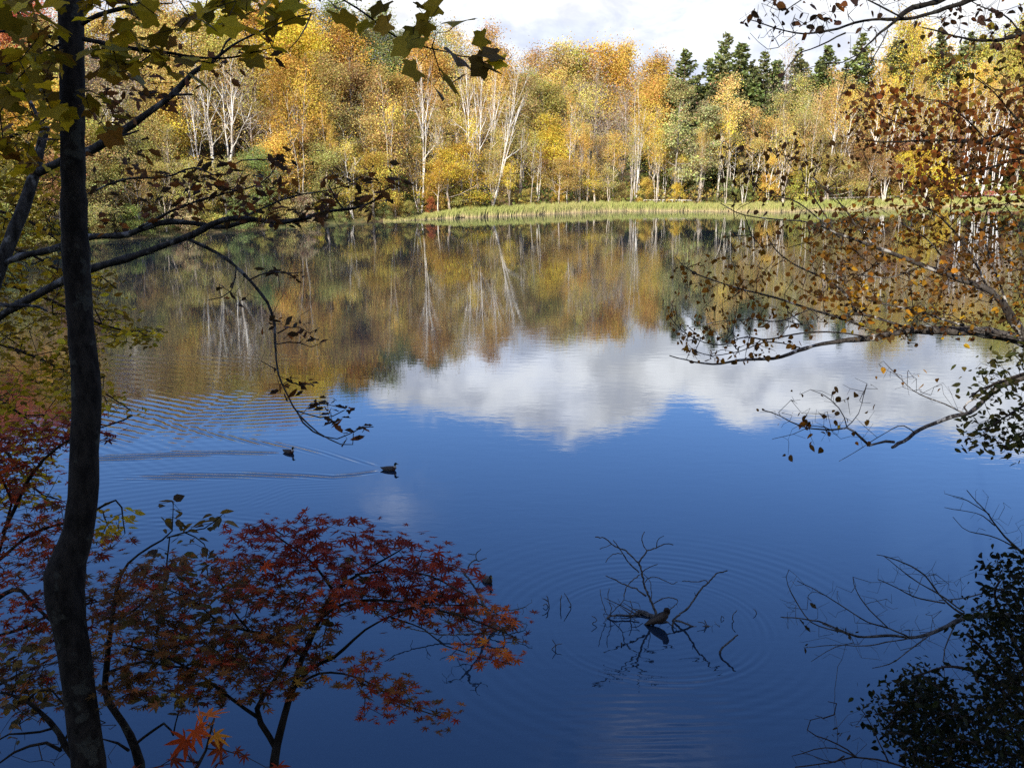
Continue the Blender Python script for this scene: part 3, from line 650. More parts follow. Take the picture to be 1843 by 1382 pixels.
# ------------------------------------------------------------------ reeds (one mass nobody could count)
def reeds():
    b = MB(); rg = np.random.RandomState(5); n = 30000
    px = rg.uniform(690, 1990, n); X = np.zeros(n); dx = (px - 921.5) / FPX; Y = np.full(n, 140.)
    off = rg.uniform(-.6, 2.6, n) ; off += .25 * np.sin(px * .017) + .16 * np.sin(px * .13) + .3 * np.sin(px * .21) * np.sin(px * .037)
    for _ in range(6): X = dx * (CP * Y + SP * CAM_H); Y = shore(X) + off
    grow = np.clip((px - 690) / 130, .25, 1); clum = .9 + .10 * np.sin(px * .013 + 1) + .10 * np.sin(px * .31) * np.sin(px * .047)
    h = rg.uniform(.6, 1.45, n) * grow * np.clip(clum, .45, 1.3); w = rg.uniform(.03, .07, n)
    z = np.where(off < 0, -.05, .1) ; lx = rg.normal(.08, .16, n) * h; ly = rg.normal(-.02, .1, n) * h
    v0 = np.stack((X - w, Y, z), 1); v1 = np.stack((X + w, Y, z), 1); v2 = np.stack((X + w * .8 + lx * .4, Y + ly * .4, z + h * .6), 1)
    v3 = np.stack((X - w * .8 + lx * .4, Y + ly * .4, z + h * .6), 1); v4 = np.stack((X + lx, Y + ly, z + h), 1)
    V = np.stack((v0, v1, v2, v3, v4), 1).reshape(-1, 3); I = np.arange(n)[:, None] * 5
    mixv = rg.rand(n, 1) * .8 + .2 * np.sin(px * .02)[:, None]
    straw = np.array((.62, .50, .26)); grn = np.array((.36, .42, .12)); base = np.array((.66, .52, .33))
    top = grn * (1 - mixv * .6) + straw * mixv * .6
    C = np.stack((np.tile(base, (n, 1)), np.tile(base, (n, 1)), top, top, top * 1.05), 1).reshape(-1, 3) * np.repeat(rg.uniform(.62, 1.02, n), 5)[:, None]
    b.add(V, np.concatenate((I + np.array([[0, 1, 2, 3]]),)), C)
    b.f[3].append((I + np.array([[3, 2, 4]])).astype(np.int32))
    tag(b.obj('reeds', M_REED, smooth=False), kind='stuff', label='pale green and straw coloured reeds along the far waterline', cat='reeds')
reeds()
def understory():
    b = MB(); rg = np.random.RandomState(9); n = 24000
    px = rg.uniform(-160, 1990, n); dx = (px - 921.5) / FPX; Y = np.full(n, 140.); off = 2.2 + rg.uniform(0, 1, n) ** 1.4 * 16
    for _ in range(6): X = dx * (CP * Y + SP * CAM_H); Y = shore(X) + off
    Z = ground_h(X, Y) + rg.uniform(0, 1, n) ** 1.4 * 2.2
    C = np.stack((X, Y, Z), 1); V, F = rquads(rg, C, .34, .6)
    pal = np.array([(.20, .26, .06), (.30, .27, .08), (.36, .26, .06), (.22, .15, .07), (.13, .20, .05)])
    k = (np.sin(X * .3) + np.sin(Y * .4 + X * .11) + rg.normal(0, .8, n)); k = np.clip(((k + 2.5) / 5 * 5).astype(int), 0, 4)
    b.add(V, F, np.repeat(pal[k] * rg.uniform(.7, 1.3, (n, 1)), 6, 0))
    tag(b.obj('undergrowth', M_REED, smooth=False), kind='stuff', label='low mixed undergrowth at the foot of the far wood', cat='undergrowth')
understory()

# ------------------------------------------------------------------ rails, fence and sign on the right shore
def shore_pt(px, back):
    dx = (px - 921.5) / FPX; Y = 140.
    for _ in range(8): X = dx * (CP * Y + SP * CAM_H); Y = float(shore(X)) + back
    return np.array((X, Y, gz(X, Y)))
def rail(name, pxs, back, h, col, label, group, rr=.06, post=.9):
    pts = [shore_pt(p, back) for p in pxs]; c = pts[len(pts) // 2]
    t = thing(name, c, label, 'railing', group)
    b = MB(); top = np.array([p + (0, 0, h) for p in pts]); b.tube(top, rr, 8, col); b.obj('rail', M_ATTR, t)
    for p in pts:
        b = MB(); b.tube(np.array((p - (0, 0, .3), p + (0, 0, h + .06))), rr * 1.15, 6, np.array(col) * .75); b.obj('post', M_ATTR, t)
rail('log_rail', np.linspace(1158, 1244, 6), 3.1, .62, (.66, .62, .54), 'pale horizontal log rail behind the reeds beneath the green alders', 'rails', .055)
rail('path_rail', np.linspace(1462, 1700, 13), 3.0, .9, (.60, .52, .42), 'long low pale path rail behind the reeds left of the white sign', 'rails', .055)
rail('path_rail', np.linspace(1712, 1790, 6), 2.2, .75, (.50, .36, .30), 'short low brown path rail in front of the red fence', 'rails', .06)
def red_fence():
    t = thing('red_fence', shore_pt(1770, 5), 'low dark red board fence behind the white birch trunks on the right shore', 'fence')
    xs = np.linspace(1708, 1850, 9); pts = [shore_pt(p, 4.2) for p in xs]
    for a, c in zip(pts[:-1], pts[1:]):
        b = MB(); d = c - a; n = np.array((-d[1], d[0], 0)); n /= np.linalg.norm(n)
        for z0, z1 in ((.25, .62), (.68, 1.05)):
            lo = .04
            v = [a + (0, 0, z0), c + (0, 0, z0), c + (0, 0, z1), a + (0, 0, z1)]; v = np.array(v + [q + n * lo for q in v])
            b.add(v, [(0, 1, 2, 3), (5, 4, 7, 6), (3, 2, 6, 7), (4, 5, 1, 0), (1, 5, 6, 2), (4, 0, 3, 7)], (.30, .075, .055))
        b.obj('board_panel', M_ATTR, t, smooth=False)
    for p in pts:
        b = MB(); b.box(p + (-.08, -.10, -.3), p + (.08, .02, 1.15), (.24, .07, .055)); b.obj('post', M_ATTR, t, smooth=False)
red_fence()
def sign():
    p = shore_pt(1715, 2.4); t = thing('white_sign', p, 'small square white sign on a pale post by the left end of the red fence', 'sign')
    b = MB(); b.tube(np.array((p - (0, 0, .3), p + (0, 0, 1.95))), .05, 8, (.7, .68, .62)); b.obj('post', M_ATTR, t)
    b = MB(); b.box(p + (-.33, -.09, 1.15), p + (.33, -.052, 1.85), (.85, .83, .8)); b.obj('sign_board', M_ATTR, t, smooth=False)
sign()
def stack():
    rg = np.random.RandomState(3)
    for i in range(7):
        p = shore_pt(1800 + i % 4 * 11, 3.2 + (i // 4) * .2); L = 1.1
        z = .22 + (i // 4) * .35; th = rg.uniform(-.15, .15); d = np.array((math.cos(th), math.sin(th), rg.uniform(-.05, .05))) * L
        b = MB(); b.tube(np.array((p - d + (0, 0, z), p + (0, 0, z), p + d + (0, 0, z))), .17, 10, (.55, .50, .44))
        o = b.obj('cut_log', M_ATTR); tag(o, ('upper' if i > 3 else 'lower') + ' pale cut log lying at the right end of the red fence, number ' + str(i % 4 + 1) + ' from the left' if False else ('upper' if i > 3 else 'bottom') + ' pale cut log of the pile by the red fence, ' + ('first', 'second', 'third', 'fourth')[i % 4] + ' from the left', 'log', 'cut logs piled on the right shore')
stack()

# ------------------------------------------------------------------ near vegetation
def outline_leaf(pts, droop=.12, fold=.1):
    """fan leaf from an outline (x along the midrib, y sideways)"""
    V = [(0.02, 0, 0)] + [(x, y, -droop * (x * x + y * y) + fold * abs(y)) for x, y in pts]
    n = len(pts); return np.array(V, float), np.array([(0, i + 1, i + 2) for i in range(n - 1)])
def palmate(lobes, notch, shoulder=None):
    pts = []
    L = sorted(lobes, key=lambda q: q[0])
    for i, (a, l) in enumerate(L):
        a = R(a)
        if i: 
            am = (R(L[i-1][0]) + a) / 2; r = notch * min(l, L[i-1][1]); pts.append((r * math.cos(am), r * math.sin(am)))
        if shoulder:
            w, q = shoulder; pts.append((l * q * math.cos(a - w), l * q * math.sin(a - w))); pts.append((l * math.cos(a), l * math.sin(a))); pts.append((l * q * math.cos(a + w), l * q * math.sin(a + w)))
        else: pts.append((l * math.cos(a), l * math.sin(a)))
    return outline_leaf(pts)
LEAF = {
 'palm7': palmate([(0, 1), (38, .95), (-38, .95), (78, .78), (-78, .78), (122, .5), (-122, .5)], .36, (.16, .62)),
 'palm5': palmate([(0, 1), (52, .88), (-52, .88), (108, .62), (-108, .62)], .84, (.29, .80)),
 'oval': outline_leaf([(0, 0), (.22, -.24), (.55, -.30), (.85, -.14), (1.05, 0), (.85, .14), (.55, .30), (.22, .24), (0, 0)], .1, .25),
 'round': outline_leaf([(0, 0), (.12, -.30), (.42, -.42), (.75, -.26), (1.0, 0), (.75, .26), (.42, .42), (.12, .30), (0, 0)], .15, .2),
 'curl': outline_leaf([(0, 0), (.2, -.22), (.45, -.20), (.62, -.30), (.85, -.12), (1.1, .02), (.8, .16), (.55, .25), (.3, .18), (0, 0)], -.25, .5)}
def put_leaves(b, kind, C, rng, size, cols, hang=0.0, tilt=.35, face=None):
    """C centres; cols palette (n,3) weights; hang 0 = flat sprays, 1 = hanging down"""
    T, F = LEAF[kind]; n = len(C)
    if not n: return
    az = rng.uniform(0, 6.283, n); hd = np.stack((np.cos(az), np.sin(az), rng.normal(0, tilt * .6, n)), 1)
    hd = hd * (1 - hang) + np.array((0, 0, -1.)) * hang + rng.normal(0, .12, (n, 3)); hd /= np.linalg.norm(hd, axis=1)[:, None]
    nr = np.array((0, 0, 1.)) * (1 - hang) + rng.normal(0, tilt + hang * .9, (n, 3))
    if face is not None: nr += np.array(face)
    nr -= (nr * hd).sum(1)[:, None] * hd; nr /= np.linalg.norm(nr, axis=1)[:, None] + 1e-9
    sd = np.cross(nr, hd); s = size * rng.uniform(.45, 1.3, n)[:, None, None]
    cz = rng.uniform(.4, 2.0, n)[:, None, None]
    V = C[:, None, :] + s * (T[None, :, 0:1] * hd[:, None, :] + T[None, :, 1:2] * sd[:, None, :] * rng.uniform(.8, 1.05, n)[:, None, None] + T[None, :, 2:3] * cz * nr[:, None, :])
    k = len(T); FF = (np.arange(n)[:, None, None] * k + F[None]).reshape(-1, 3)
    b.add(V.reshape(-1, 3), FF, np.repeat(cols, k, 0))
def palette(rng, C, pal, w, cl=1.5):
    pal = np.array(pal); w = np.array(w, float); w /= w.sum(); cw = np.cumsum(w)
    ph = rng.uniform(0, 6, 3); u = .5 + .28 * np.sin(C[:, 0] * cl + ph[0]) * np.cos(C[:, 2] * cl * 1.3 + ph[1]) + .2 * np.sin(C[:, 1] * cl + ph[2]) + rng.normal(0, .22, len(C))
    i = np.searchsorted(cw, np.clip(u, 0, .999)); return pal[i] * rng.uniform(.7, 1.25, (len(C), 1)) * rng.uniform(.9, 1.1, (len(C), 3))
def inpoly(x, y, poly):
    c = np.zeros(len(x), bool); j = len(poly) - 1
    for i in range(len(poly)):
        xi, yi = poly[i]; xj, yj = poly[j]
        c ^= ((yi > y) != (yj > y)) & (x < (xj - xi) * (y - yi) / (yj - yi + 1e-9) + xi); j = i
    return c
def sample_poly(poly, n, rng, lump=0.0, seed=0):
    p = np.array(poly, float); lo, hi = p.min(0), p.max(0); out = []
    ph = np.random.RandomState(seed + 99).uniform(0, 6.28, 4)
    while sum(map(len, out)) < n:
        q = rng.uniform(lo, hi, (n * 4, 2)); k = inpoly(q[:, 0], q[:, 1], poly)
        if lump:
            f = .5 + .25 * (np.sin(q[:, 0] * .035 + ph[0]) + np.sin(q[:, 1] * .06 + ph[1]) * np.cos(q[:, 0] * .022 + ph[2]) + .6 * np.sin(q[:, 0] * .09 + q[:, 1] * .08 + ph[3]))
            k &= rng.rand(len(q)) < np.clip((1 - lump) + lump * f * 1.4, .02, 1)
        out.append(q[k])
    return np.concatenate(out)[:n]
def resample(pts, step):
    pts = np.asarray(pts, float); 
    if len(pts) > 2:   # Catmull-Rom smoothing
        q = np.concatenate((2 * pts[:1] - pts[1:2], pts, 2 * pts[-1:] - pts[-2:-1])); out = []
        for i in range(1, len(q) - 2):
            for t in np.linspace(0, 1, 5)[:-1]:
                out.append(.5 * (2 * q[i] + (q[i+1] - q[i-1]) * t + (2 * q[i-1] - 5 * q[i] + 4 * q[i+1] - q[i+2]) * t * t + (3 * q[i] - q[i-1] - 3 * q[i+1] + q[i+2]) * t ** 3))
        pts = np.array(out + [pts[-1]])
    s = np.concatenate(([0], np.cumsum(np.linalg.norm(np.diff(pts[:, :3], axis=0), axis=1)))); n = max(2, int(s[-1] / step) + 1)
    u = np.linspace(0, s[-1], n); return np.stack([np.interp(u, s, pts[:, i]) for i in range(pts.shape[1])], 1)
def trace(pl, wpx, d):
    """pixel polyline, widths in px (first, last) or list, depths (first,last) or list -> rows x,y,z,r"""
    n = len(pl); t = np.linspace(0, 1, n)
    d = np.interp(t, np.linspace(0, 1, len(d)), d) if np.ndim(d) else np.full(n, float(d))
    w = np.interp(t, np.linspace(0, 1, len(wpx)), wpx)
    return np.array([(*P(p[0], p[1], d[i]), w[i] / 2 / FPX * d[i]) for i, p in enumerate(pl)])
class Plant:
    def __init__(s, name, label, cat, base, seed, bark, group=None):
        s.root = thing(name, base, label, cat, group); s.rng = np.random.RandomState(seed); s.bark = bark
        s.limbs = []; s.nodes = np.zeros((0, 3)); s.par = []; s.leaf = MB(); s.new = []; s.thin = label.startswith(('large birch', 'dark birch'))
    def limb(s, pl, w, d, part='branch', step=.07, wig=.006, sides=8):
        q = resample(trace(pl, w, d), step); q[:, 3] *= .78 if s.thin and part != 'trunk' else 1; L = len(q)
        if wig:
            k = s.rng.normal(0, 1, (L, 3)); k = np.cumsum(k, 0) * wig * .35; k -= np.linspace(0, 1, L)[:, None] * k[-1]; q[:, :3] += k
            q[:, 3] *= 1 + (.03 if part == 'trunk' else .09) * s.rng.normal(0, 1, L)
        b = MB(); b.tube(q[:, :3], q[:, 3], sides); o = b.obj(part, s.bark, s.root)
        i0 = len(s.nodes); s.nodes = np.concatenate((s.nodes, q[:, :3])); s.par += [-1] * L; s.new.append((i0, L)); return q
    def grow(s, pts, maxr=.006, r0=.0011, step=.10, wig=.018, part='twigs', prefer=.0, sag=0.0, sides=4, col=None):
        """attach each target point to the nearest wood with a slightly curved twig"""
        rng = s.rng; pts = np.asarray(pts); base = len(s.nodes); N = list(s.nodes); par = [-1] * base
        arr = np.zeros((base + len(pts) * 14 + 10, 3)); arr[:base] = s.nodes; n = base
        d0 = np.array([np.min(np.linalg.norm(arr[:base] - p, axis=1)) for p in pts]); order = np.argsort(d0 + rng.uniform(0, .05, len(pts)))
        for oi in order:
            p = pts[oi]; dd = np.linalg.norm(arr[:n] - p, axis=1); j = int(np.argmin(dd)); D = dd[j]
            m = max(1, min(12, int(D / step))); a = arr[j]; prev = j
            off = rng.normal(0, .16 * D, 3); pd = None
            for k in range(1, m + 1):
                t = k / m; q = a + (p - a) * t + off * 4 * t * (1 - t) * .5 + rng.normal(0, wig * (k < m), 3) * min(1, D * 4) + np.array((0, 0, -sag * D * t * (1 - t)))
                arr[n] = q; par.append(prev); prev = n; n += 1
        arr = arr[:n]; cnt = np.ones(n); cnt[:base] = 0
        for i in range(n - 1, base - 1, -1):
            if par[i] >= 0: cnt[par[i]] += cnt[i] * .8
        rad = np.minimum(maxr, r0 * np.sqrt(np.maximum(cnt, 1)))
        comp = np.full(n, -1)
        for i in range(base, n): comp[i] = i if par[i] < base else comp[par[i]]
        ids = list(dict.fromkeys(comp[base:])); many = len(ids) > 90; bs = {}
        used = np.zeros(n, bool); used[:base] = True; has = np.zeros(n, bool)
        for i in range(base, n): has[par[i]] = True
        for i in range(n - 1, base - 1, -1):
            if used[i] : continue
            ch = [i]; used[i] = True; j = par[i]
            while j >= base and not used[j]: ch.append(j); used[j] = True; j = par[j]
            ch.append(j); ch = ch[::-1]; rr = rad[ch]; rr[0] = min(rr[0], rr[1] * 1.1) if ch[0] < base else rad[ch[0]] * .9
            bs.setdefault(0 if many else comp[i], MB()).tube(arr[ch], rr, sides, cap=False)
        for b in bs.values(): b.obj(part if many else 'twig', M_TWIG if s.bark is not M_DEAD else M_DEAD, s.root)
        s.nodes = arr; return arr[base:]
    def leaves(s, kind, C, size, pal, w, **k):
        put_leaves(s.leaf, kind, C, s.rng, size, palette(s.rng, C, pal, w), **k)
    def finish(s):
        if s.leaf.v: s.leaf.obj('leaves', M_LEAF, s.root, smooth=False)
def px_pts(poly, n, d, ds, rng, lump=.0, seed=0):
    q = sample_poly(poly, n, rng, lump, seed); dd = rng.normal(d, ds, n) if np.isscalar(d) else rng.uniform(d[0], d[1], n)
    return np.array([P(a, b, c) for (a, b), c in zip(q, dd)])
def around(C, k, s, rng, flat=1.0):
    q = np.repeat(C, k, 0); return q + rng.normal(0, 1, q.shape) * s * np.array((1, 1, flat))
def bank_foot(px, py, d):
    p = P(px, py, d); return np.array((p[0], p[1], gz(p[0], p[1])))
def ground_limb(pl, px, d):
    """extend a traced trunk below the frame to the bank"""
    return pl

# ---- A: the tall dark slender maple crossing the left side, with big five-lobed leaves
def foot_extend(pl, w, d, down=14, drift=0):
    """carry a pixel polyline straight down to the ground under its last point"""
    p = P(*pl[-1], d); g = gz(p[0], p[1]); n = []
    k = 1
    while p[2] > g - .2 and k < 40:
        q = (pl[-1][0] + drift * k, pl[-1][1] + 60 * k); p = P(*q, d); n.append(q); g = gz(p[0], p[1]); k += 1
    return pl + n
A_D = 4.5
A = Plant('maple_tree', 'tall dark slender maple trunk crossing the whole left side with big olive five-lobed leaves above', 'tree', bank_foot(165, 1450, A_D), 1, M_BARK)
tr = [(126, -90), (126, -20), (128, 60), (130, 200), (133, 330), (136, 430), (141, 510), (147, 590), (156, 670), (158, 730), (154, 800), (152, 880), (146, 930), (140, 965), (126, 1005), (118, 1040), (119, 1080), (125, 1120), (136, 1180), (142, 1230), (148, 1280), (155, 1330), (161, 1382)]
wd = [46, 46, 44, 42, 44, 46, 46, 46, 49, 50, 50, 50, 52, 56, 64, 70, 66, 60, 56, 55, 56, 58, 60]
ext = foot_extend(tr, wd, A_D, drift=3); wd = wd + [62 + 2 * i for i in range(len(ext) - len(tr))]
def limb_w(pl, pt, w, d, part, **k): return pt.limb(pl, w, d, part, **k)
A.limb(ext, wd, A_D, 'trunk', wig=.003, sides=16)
def reset_nodes(pt): pt.nodes = np.zeros((0, 3)); pt.par = []
DS = [(0, 1), (1, 1)]
A.limb([(104, 68), (60, 62), (0, 60), (-60, 50)], (7, 3), (4.45, 3.9))
A.limb([(150, 70), (200, 80), (260, 92), (320, 100), (385, 108), (430, 103), (468, 92)], (8, 7, 4, 2), (4.45, 4.0))
A.limb([(147, 40), (200, 20), (260, 5), (330, -15)], (10, 4), (4.4, 4.0))
A.limb([(106, 90), (60, 60), (30, 20), (0, -30)], (5, 3), (4.45, 4.2))
A.limb([(108, 80), (70, 100), (30, 112), (0, 125), (-30, 140)], (5, 2), (4.45, 4.0))
A.limb([(330, -15), (430, -40), (540, -35), (610, -5), (650, 18), (690, 48), (730, 70), (780, 87), (820, 100), (860, 104)], (6, 4, 3, 2), (4.0, 3.7))
A.limb([(778, 86), (790, 118), (793, 135)], (3, 1.6), (3.72, 3.66)); A.limb([(778, 86), (785, 60)], (2.4, 1.4), (3.72, 3.7))
olive = [(.26, .195, .013), (.38, .28, .016), (.17, .125, .013), (.48, .35, .022), (.14, .075, .015)]
rg = A.rng
c1 = np.concatenate((px_pts([(-20, -20), (110, -20), (105, 240), (90, 300), (-20, 330)], 85, 4.2, .25, rg), px_pts([(150, -20), (560, -30), (540, 30), (470, 60), (330, 50), (240, 140), (155, 130)], 100, 4.1, .18, rg),
    px_pts([(155, 80), (380, 100), (500, 80), (500, 112), (380, 120), (300, 150), (160, 120)], 26, 4.05, .08, rg), px_pts([(150, 160), (200, 160), (210, 240), (155, 250)], 9, 4.2, .1, rg)))
ce = A.grow(c1, maxr=.004, r0=.0012, step=.09, wig=.008)
A.leaves('palm5', c1, .080, olive, [3, 2, 3, 1, 2], hang=.25, tilt=.28)
A.leaves('palm5', around(c1[:70], 1, .05, rg, .5), .06, olive, [3, 2, 3, 1, 2], hang=.3, tilt=.32)
c2 = np.array([P(x, y, d) for x, y, d in [(560, 18, 3.9), (600, 8, 3.85), (480, 30, 3.95), (665, 40, 3.8), (700, 42, 3.8), (745, 48, 3.8), (772, 40, 3.8), (690, 8, 3.8), (750, 10, 3.8), (790, 12, 3.8), (735, 75, 3.75), (755, 68, 3.75), (750, 125, 3.7), (820, 100, 3.7), (870, 112, 3.7), (895, 98, 3.7), (905, 110, 3.7), (800, 140, 3.66), (830, 140, 3.66), (780, 155, 3.66), (832, 38, 3.75), (873, 68, 3.75), (640, -8, 3.8), (610, 25, 3.85), (425, 25, 3.9), (385, 20, 3.9), (870, 120, 3.7)]])
A.grow(c2, maxr=.003, r0=.0011, step=.06, wig=.004)
A.leaves('palm5', c2, .080, [(.15, .115, .02), (.24, .18, .02), (.10, .07, .02), (.5, .4, .02)], [4, 3, 3, 1], hang=.3, tilt=.3)
A.finish()

# ---- B: gnarled lichened tree at the left edge; long limbs with withered brown leaves
B_D = 6.0
B = Plant('gnarled_tree', 'grey lichened tree at the left edge whose long limbs pass behind the dark slender trunk', 'tree', bank_foot(-60, 1400, B_D), 2, M_LICHEN)
trb = [(84, 226), (72, 260), (63, 310), (44, 370), (20, 430), (-4, 490), (-25, 580), (-40, 720), (-45, 900), (-50, 1100), (-55, 1300)]
trb = foot_extend(trb, None, B_D)
B.limb(trb, [14, 20, 25, 27, 30, 32, 34, 36, 40, 42, 44], B_D, 'trunk', wig=.008, sides=12)
B.limb([(66, 312), (85, 303), (120, 288), (170, 268), (215, 240), (265, 205), (310, 170), (350, 130), (380, 112), (420, 82), (500, 45), (560, 25)], (17, 15, 16, 13, 11, 7, 4, 2.5), (6.0, 5.5), 'branch')
B.limb([(0, 478), (40, 460), (100, 446), (165, 425), (220, 422), (260, 409), (300, 399), (350, 402), (400, 408), (450, 396), (500, 398), (560, 393)], (13, 12, 11, 10, 7, 5), (6.0, 5.6))
B.limb([(-28, 590), (0, 570), (50, 540), (110, 508), (165, 484), (230, 465), (280, 448), (340, 427), (400, 396), (450, 393), (500, 400), (545, 394), (580, 381), (640, 376), (695, 352)], (15, 15, 14, 13, 12, 10, 7, 5, 3), (6.0, 5.3))
B.limb([(335, 428), (390, 455), (430, 483), (480, 540), (493, 572), (498, 622), (503, 670), (516, 705), (530, 735), (560, 768), (600, 794), (632, 803), (636, 780)], (6.5, 6, 5, 4, 3.5, 3, 2.2, 1.6), (5.75, 5.3))
B.limb([(532, 738), (560, 748), (590, 752), (620, 738)], (3, 1.6), (5.4, 5.3)); B.limb([(535, 742), (548, 765), (575, 783), (610, 790), (650, 770), (672, 768)], (3, 1.6), (5.4, 5.2))
B.limb([(560, 25), (545, 60), (520, 90)], (3, 1.5), (5.5, 5.4)); B.limb([(428, 60), (412, 70), (395, 100)], (5, 3), (5.6, 5.6))
B.limb([(196, 248), (225, 242), (250, 235)], (8, 3), (5.85, 5.7)); B.limb([(310, 172), (330, 172), (345, 170)], (5, 3), (5.7, 5.7))
B.limb([(0, 548), (40, 550), (75, 552), (85, 560)], (8, 4), (5.7, 5.6))
B.limb([(160, 350), (230, 322), (300, 318), (350, 300), (400, 318), (430, 290), (500, 288)], (4, 2), (5.9, 5.6))
B.limb([(250, 410), (330, 370), (390, 350), (470, 330), (510, 280)], (5, 1.6), (5.8, 5.5))
B.limb([(430, 395), (480, 370), (540, 350), (600, 340), (650, 318)], (4, 1.5), (5.6, 5.3)); B.limb([(620, 378), (600, 350), (592, 330), (600, 310)], (4, 1.5), (5.3, 5.2)); B.limb([(610, 376), (660, 368), (690, 345), (670, 310)], (3, 1.4), (5.3, 5.2))
B.limb([(425, 480), (418, 520), (400, 535), (375, 540)], (3, 1.4), (5.6, 5.5)); B.limb([(450, 505), (485, 490), (520, 492), (545, 490)], (3, 1.4), (5.6, 5.4))
B.limb([(498, 620), (530, 615), (560, 625), (578, 618)], (2.6, 1.2), (5.5, 5.4)); B.limb([(503, 668), (480, 665), (470, 650)], (2.6, 1.2), (5.5, 5.5)); B.limb([(500, 600), (530, 585), (555, 600), (575, 590)], (2.6, 1.2), (5.5, 5.4))
B.limb([(78, 240), (60, 190), (40, 160), (20, 120)], (8, 3), (6.0, 6.2))
brn = [(.075, .04, .022), (.12, .05, .022), (.045, .028, .018), (.19, .07, .02)]
rg = B.rng
cb = np.concatenate((px_pts([(270, 305), (420, 285), (430, 345), (330, 385), (260, 360)], 46, 5.6, .12, rg), px_pts([(380, 300), (510, 275), (540, 330), (420, 395), (370, 385)], 30, 5.5, .12, rg), px_pts([(150, 300), (260, 260), (300, 400), (170, 430)], 26, 5.8, .15, rg),
    px_pts([(440, 370), (590, 350), (600, 400), (460, 405)], 22, 5.4, .1, rg), px_pts([(590, 300), (620, 330), (690, 300), (720, 340), (680, 380), (600, 385), (570, 350)], 20, 5.25, .08, rg), px_pts([(160, 130), (340, 110), (360, 170), (180, 240)], 46, 5.7, .2, rg), px_pts([(340, 90), (470, 60), (520, 100), (380, 130)], 10, 5.6, .1, rg)))
B.grow(cb, maxr=.005, r0=.0011, step=.08)
B.leaves('curl', around(cb, 3, .035, rg), .062, brn, [4, 3, 3, 1], hang=.3, tilt=.6)
sp = [(395, 512), (405, 520), (478, 488), (500, 492), (520, 496), (540, 493), (535, 503), (512, 487), (475, 585), (490, 582), (505, 583), (520, 578), (535, 600), (548, 583), (560, 600), (572, 620), (545, 612), (505, 700), (520, 685), (535, 690), (545, 697), (510, 695), (550, 685), (575, 722), (590, 735), (610, 727), (595, 745), (620, 735), (630, 742), (600, 765), (615, 775), (625, 790), (612, 760), (590, 728), (560, 725), (655, 768), (668, 768), (425, 545), (440, 540), (497, 675)]
cs = np.array([P(x, y, B_D - .6 + rg.normal(0, .05)) for x, y in sp]); B.grow(cs, maxr=.003, r0=.001, step=.05, wig=.006)
B.leaves('curl', around(cs, 3, .018, rg), .058, brn, [3, 1, 5, .2], hang=.25, tilt=.6)
cb2 = px_pts([(370, 480), (560, 440), (600, 620), (480, 700), (440, 560)], 26, 5.45, .08, rg); B.grow(cb2, maxr=.0025, r0=.0010, step=.05, wig=.008)
cb3 = px_pts([(180, 400), (600, 330), (620, 430), (200, 470)], 60, 5.6, .1, rg); B.grow(cb3, maxr=.0025, r0=.0011, step=.06, wig=.01)
B.finish()

# ---- C: small-leaved olive-yellow tree rising from the bank beyond, left edge
C_D = 8.2
Cp = Plant('small_leaved_tree', 'thick olive-yellow small-leaved foliage filling the left edge behind the dark slender trunk', 'tree', bank_foot(-160, 1100, C_D), 3, M_TWIG)
trc = foot_extend([(-150, 300), (-155, 500), (-160, 700), (-165, 900)], None, C_D)
Cp.limb(trc, [18, 24, 30, 32], C_D, 'trunk')
for pl in ([(-155, 470), (-60, 500), (40, 520), (130, 560), (200, 590), (278, 607)], [(-158, 560), (-60, 600), (60, 640), (160, 690), (235, 738)], [(-150, 380), (-50, 370), (60, 400), (150, 470), (210, 520)],
           [(-150, 330), (-40, 270), (60, 230), (100, 190)], [(-158, 640), (-60, 690), (30, 740), (90, 790)], [(-155, 420), (-40, 430), (80, 470), (160, 540), (190, 600)], [(-150, 300), (-60, 200), (20, 130), (90, 80)],
           [(-158, 700), (-80, 760), (0, 800), (60, 880), (110, 900)]):
    Cp.limb(pl, (9, 2.2), (C_D, C_D - .2), step=.15)
rg = Cp.rng; oy = [(.34, .25, .02), (.46, .34, .025), (.22, .16, .018), (.62, .46, .03), (.16, .10, .018)]
cc = np.concatenate((px_pts([(-40, 330), (110, 340), (125, 480), (200, 490), (215, 560), (280, 600), (275, 625), (200, 615), (190, 700), (250, 725), (240, 745), (190, 740), (120, 760), (-40, 770)], 560, C_D, .45, rg, .5, 2),
     px_pts([(-40, 140), (110, 160), (112, 340), (-40, 340)], 150, C_D, .4, rg, .5, 4), px_pts([(-40, 760), (100, 770), (110, 900), (-40, 930)], 100, C_D, .3, rg, .5, 5), px_pts([(180, 900), (230, 930), (200, 990), (180, 1010)], 16, C_D - .5, .1, rg)))
Cp.grow(cc, maxr=.006, r0=.0016, step=.14)
Cp.leaves('oval', around(cc, 5, .075, rg, .45), .068, oy, [4, 3, 3, .9, 1.4], hang=.12, tilt=.35)
Cp.finish()

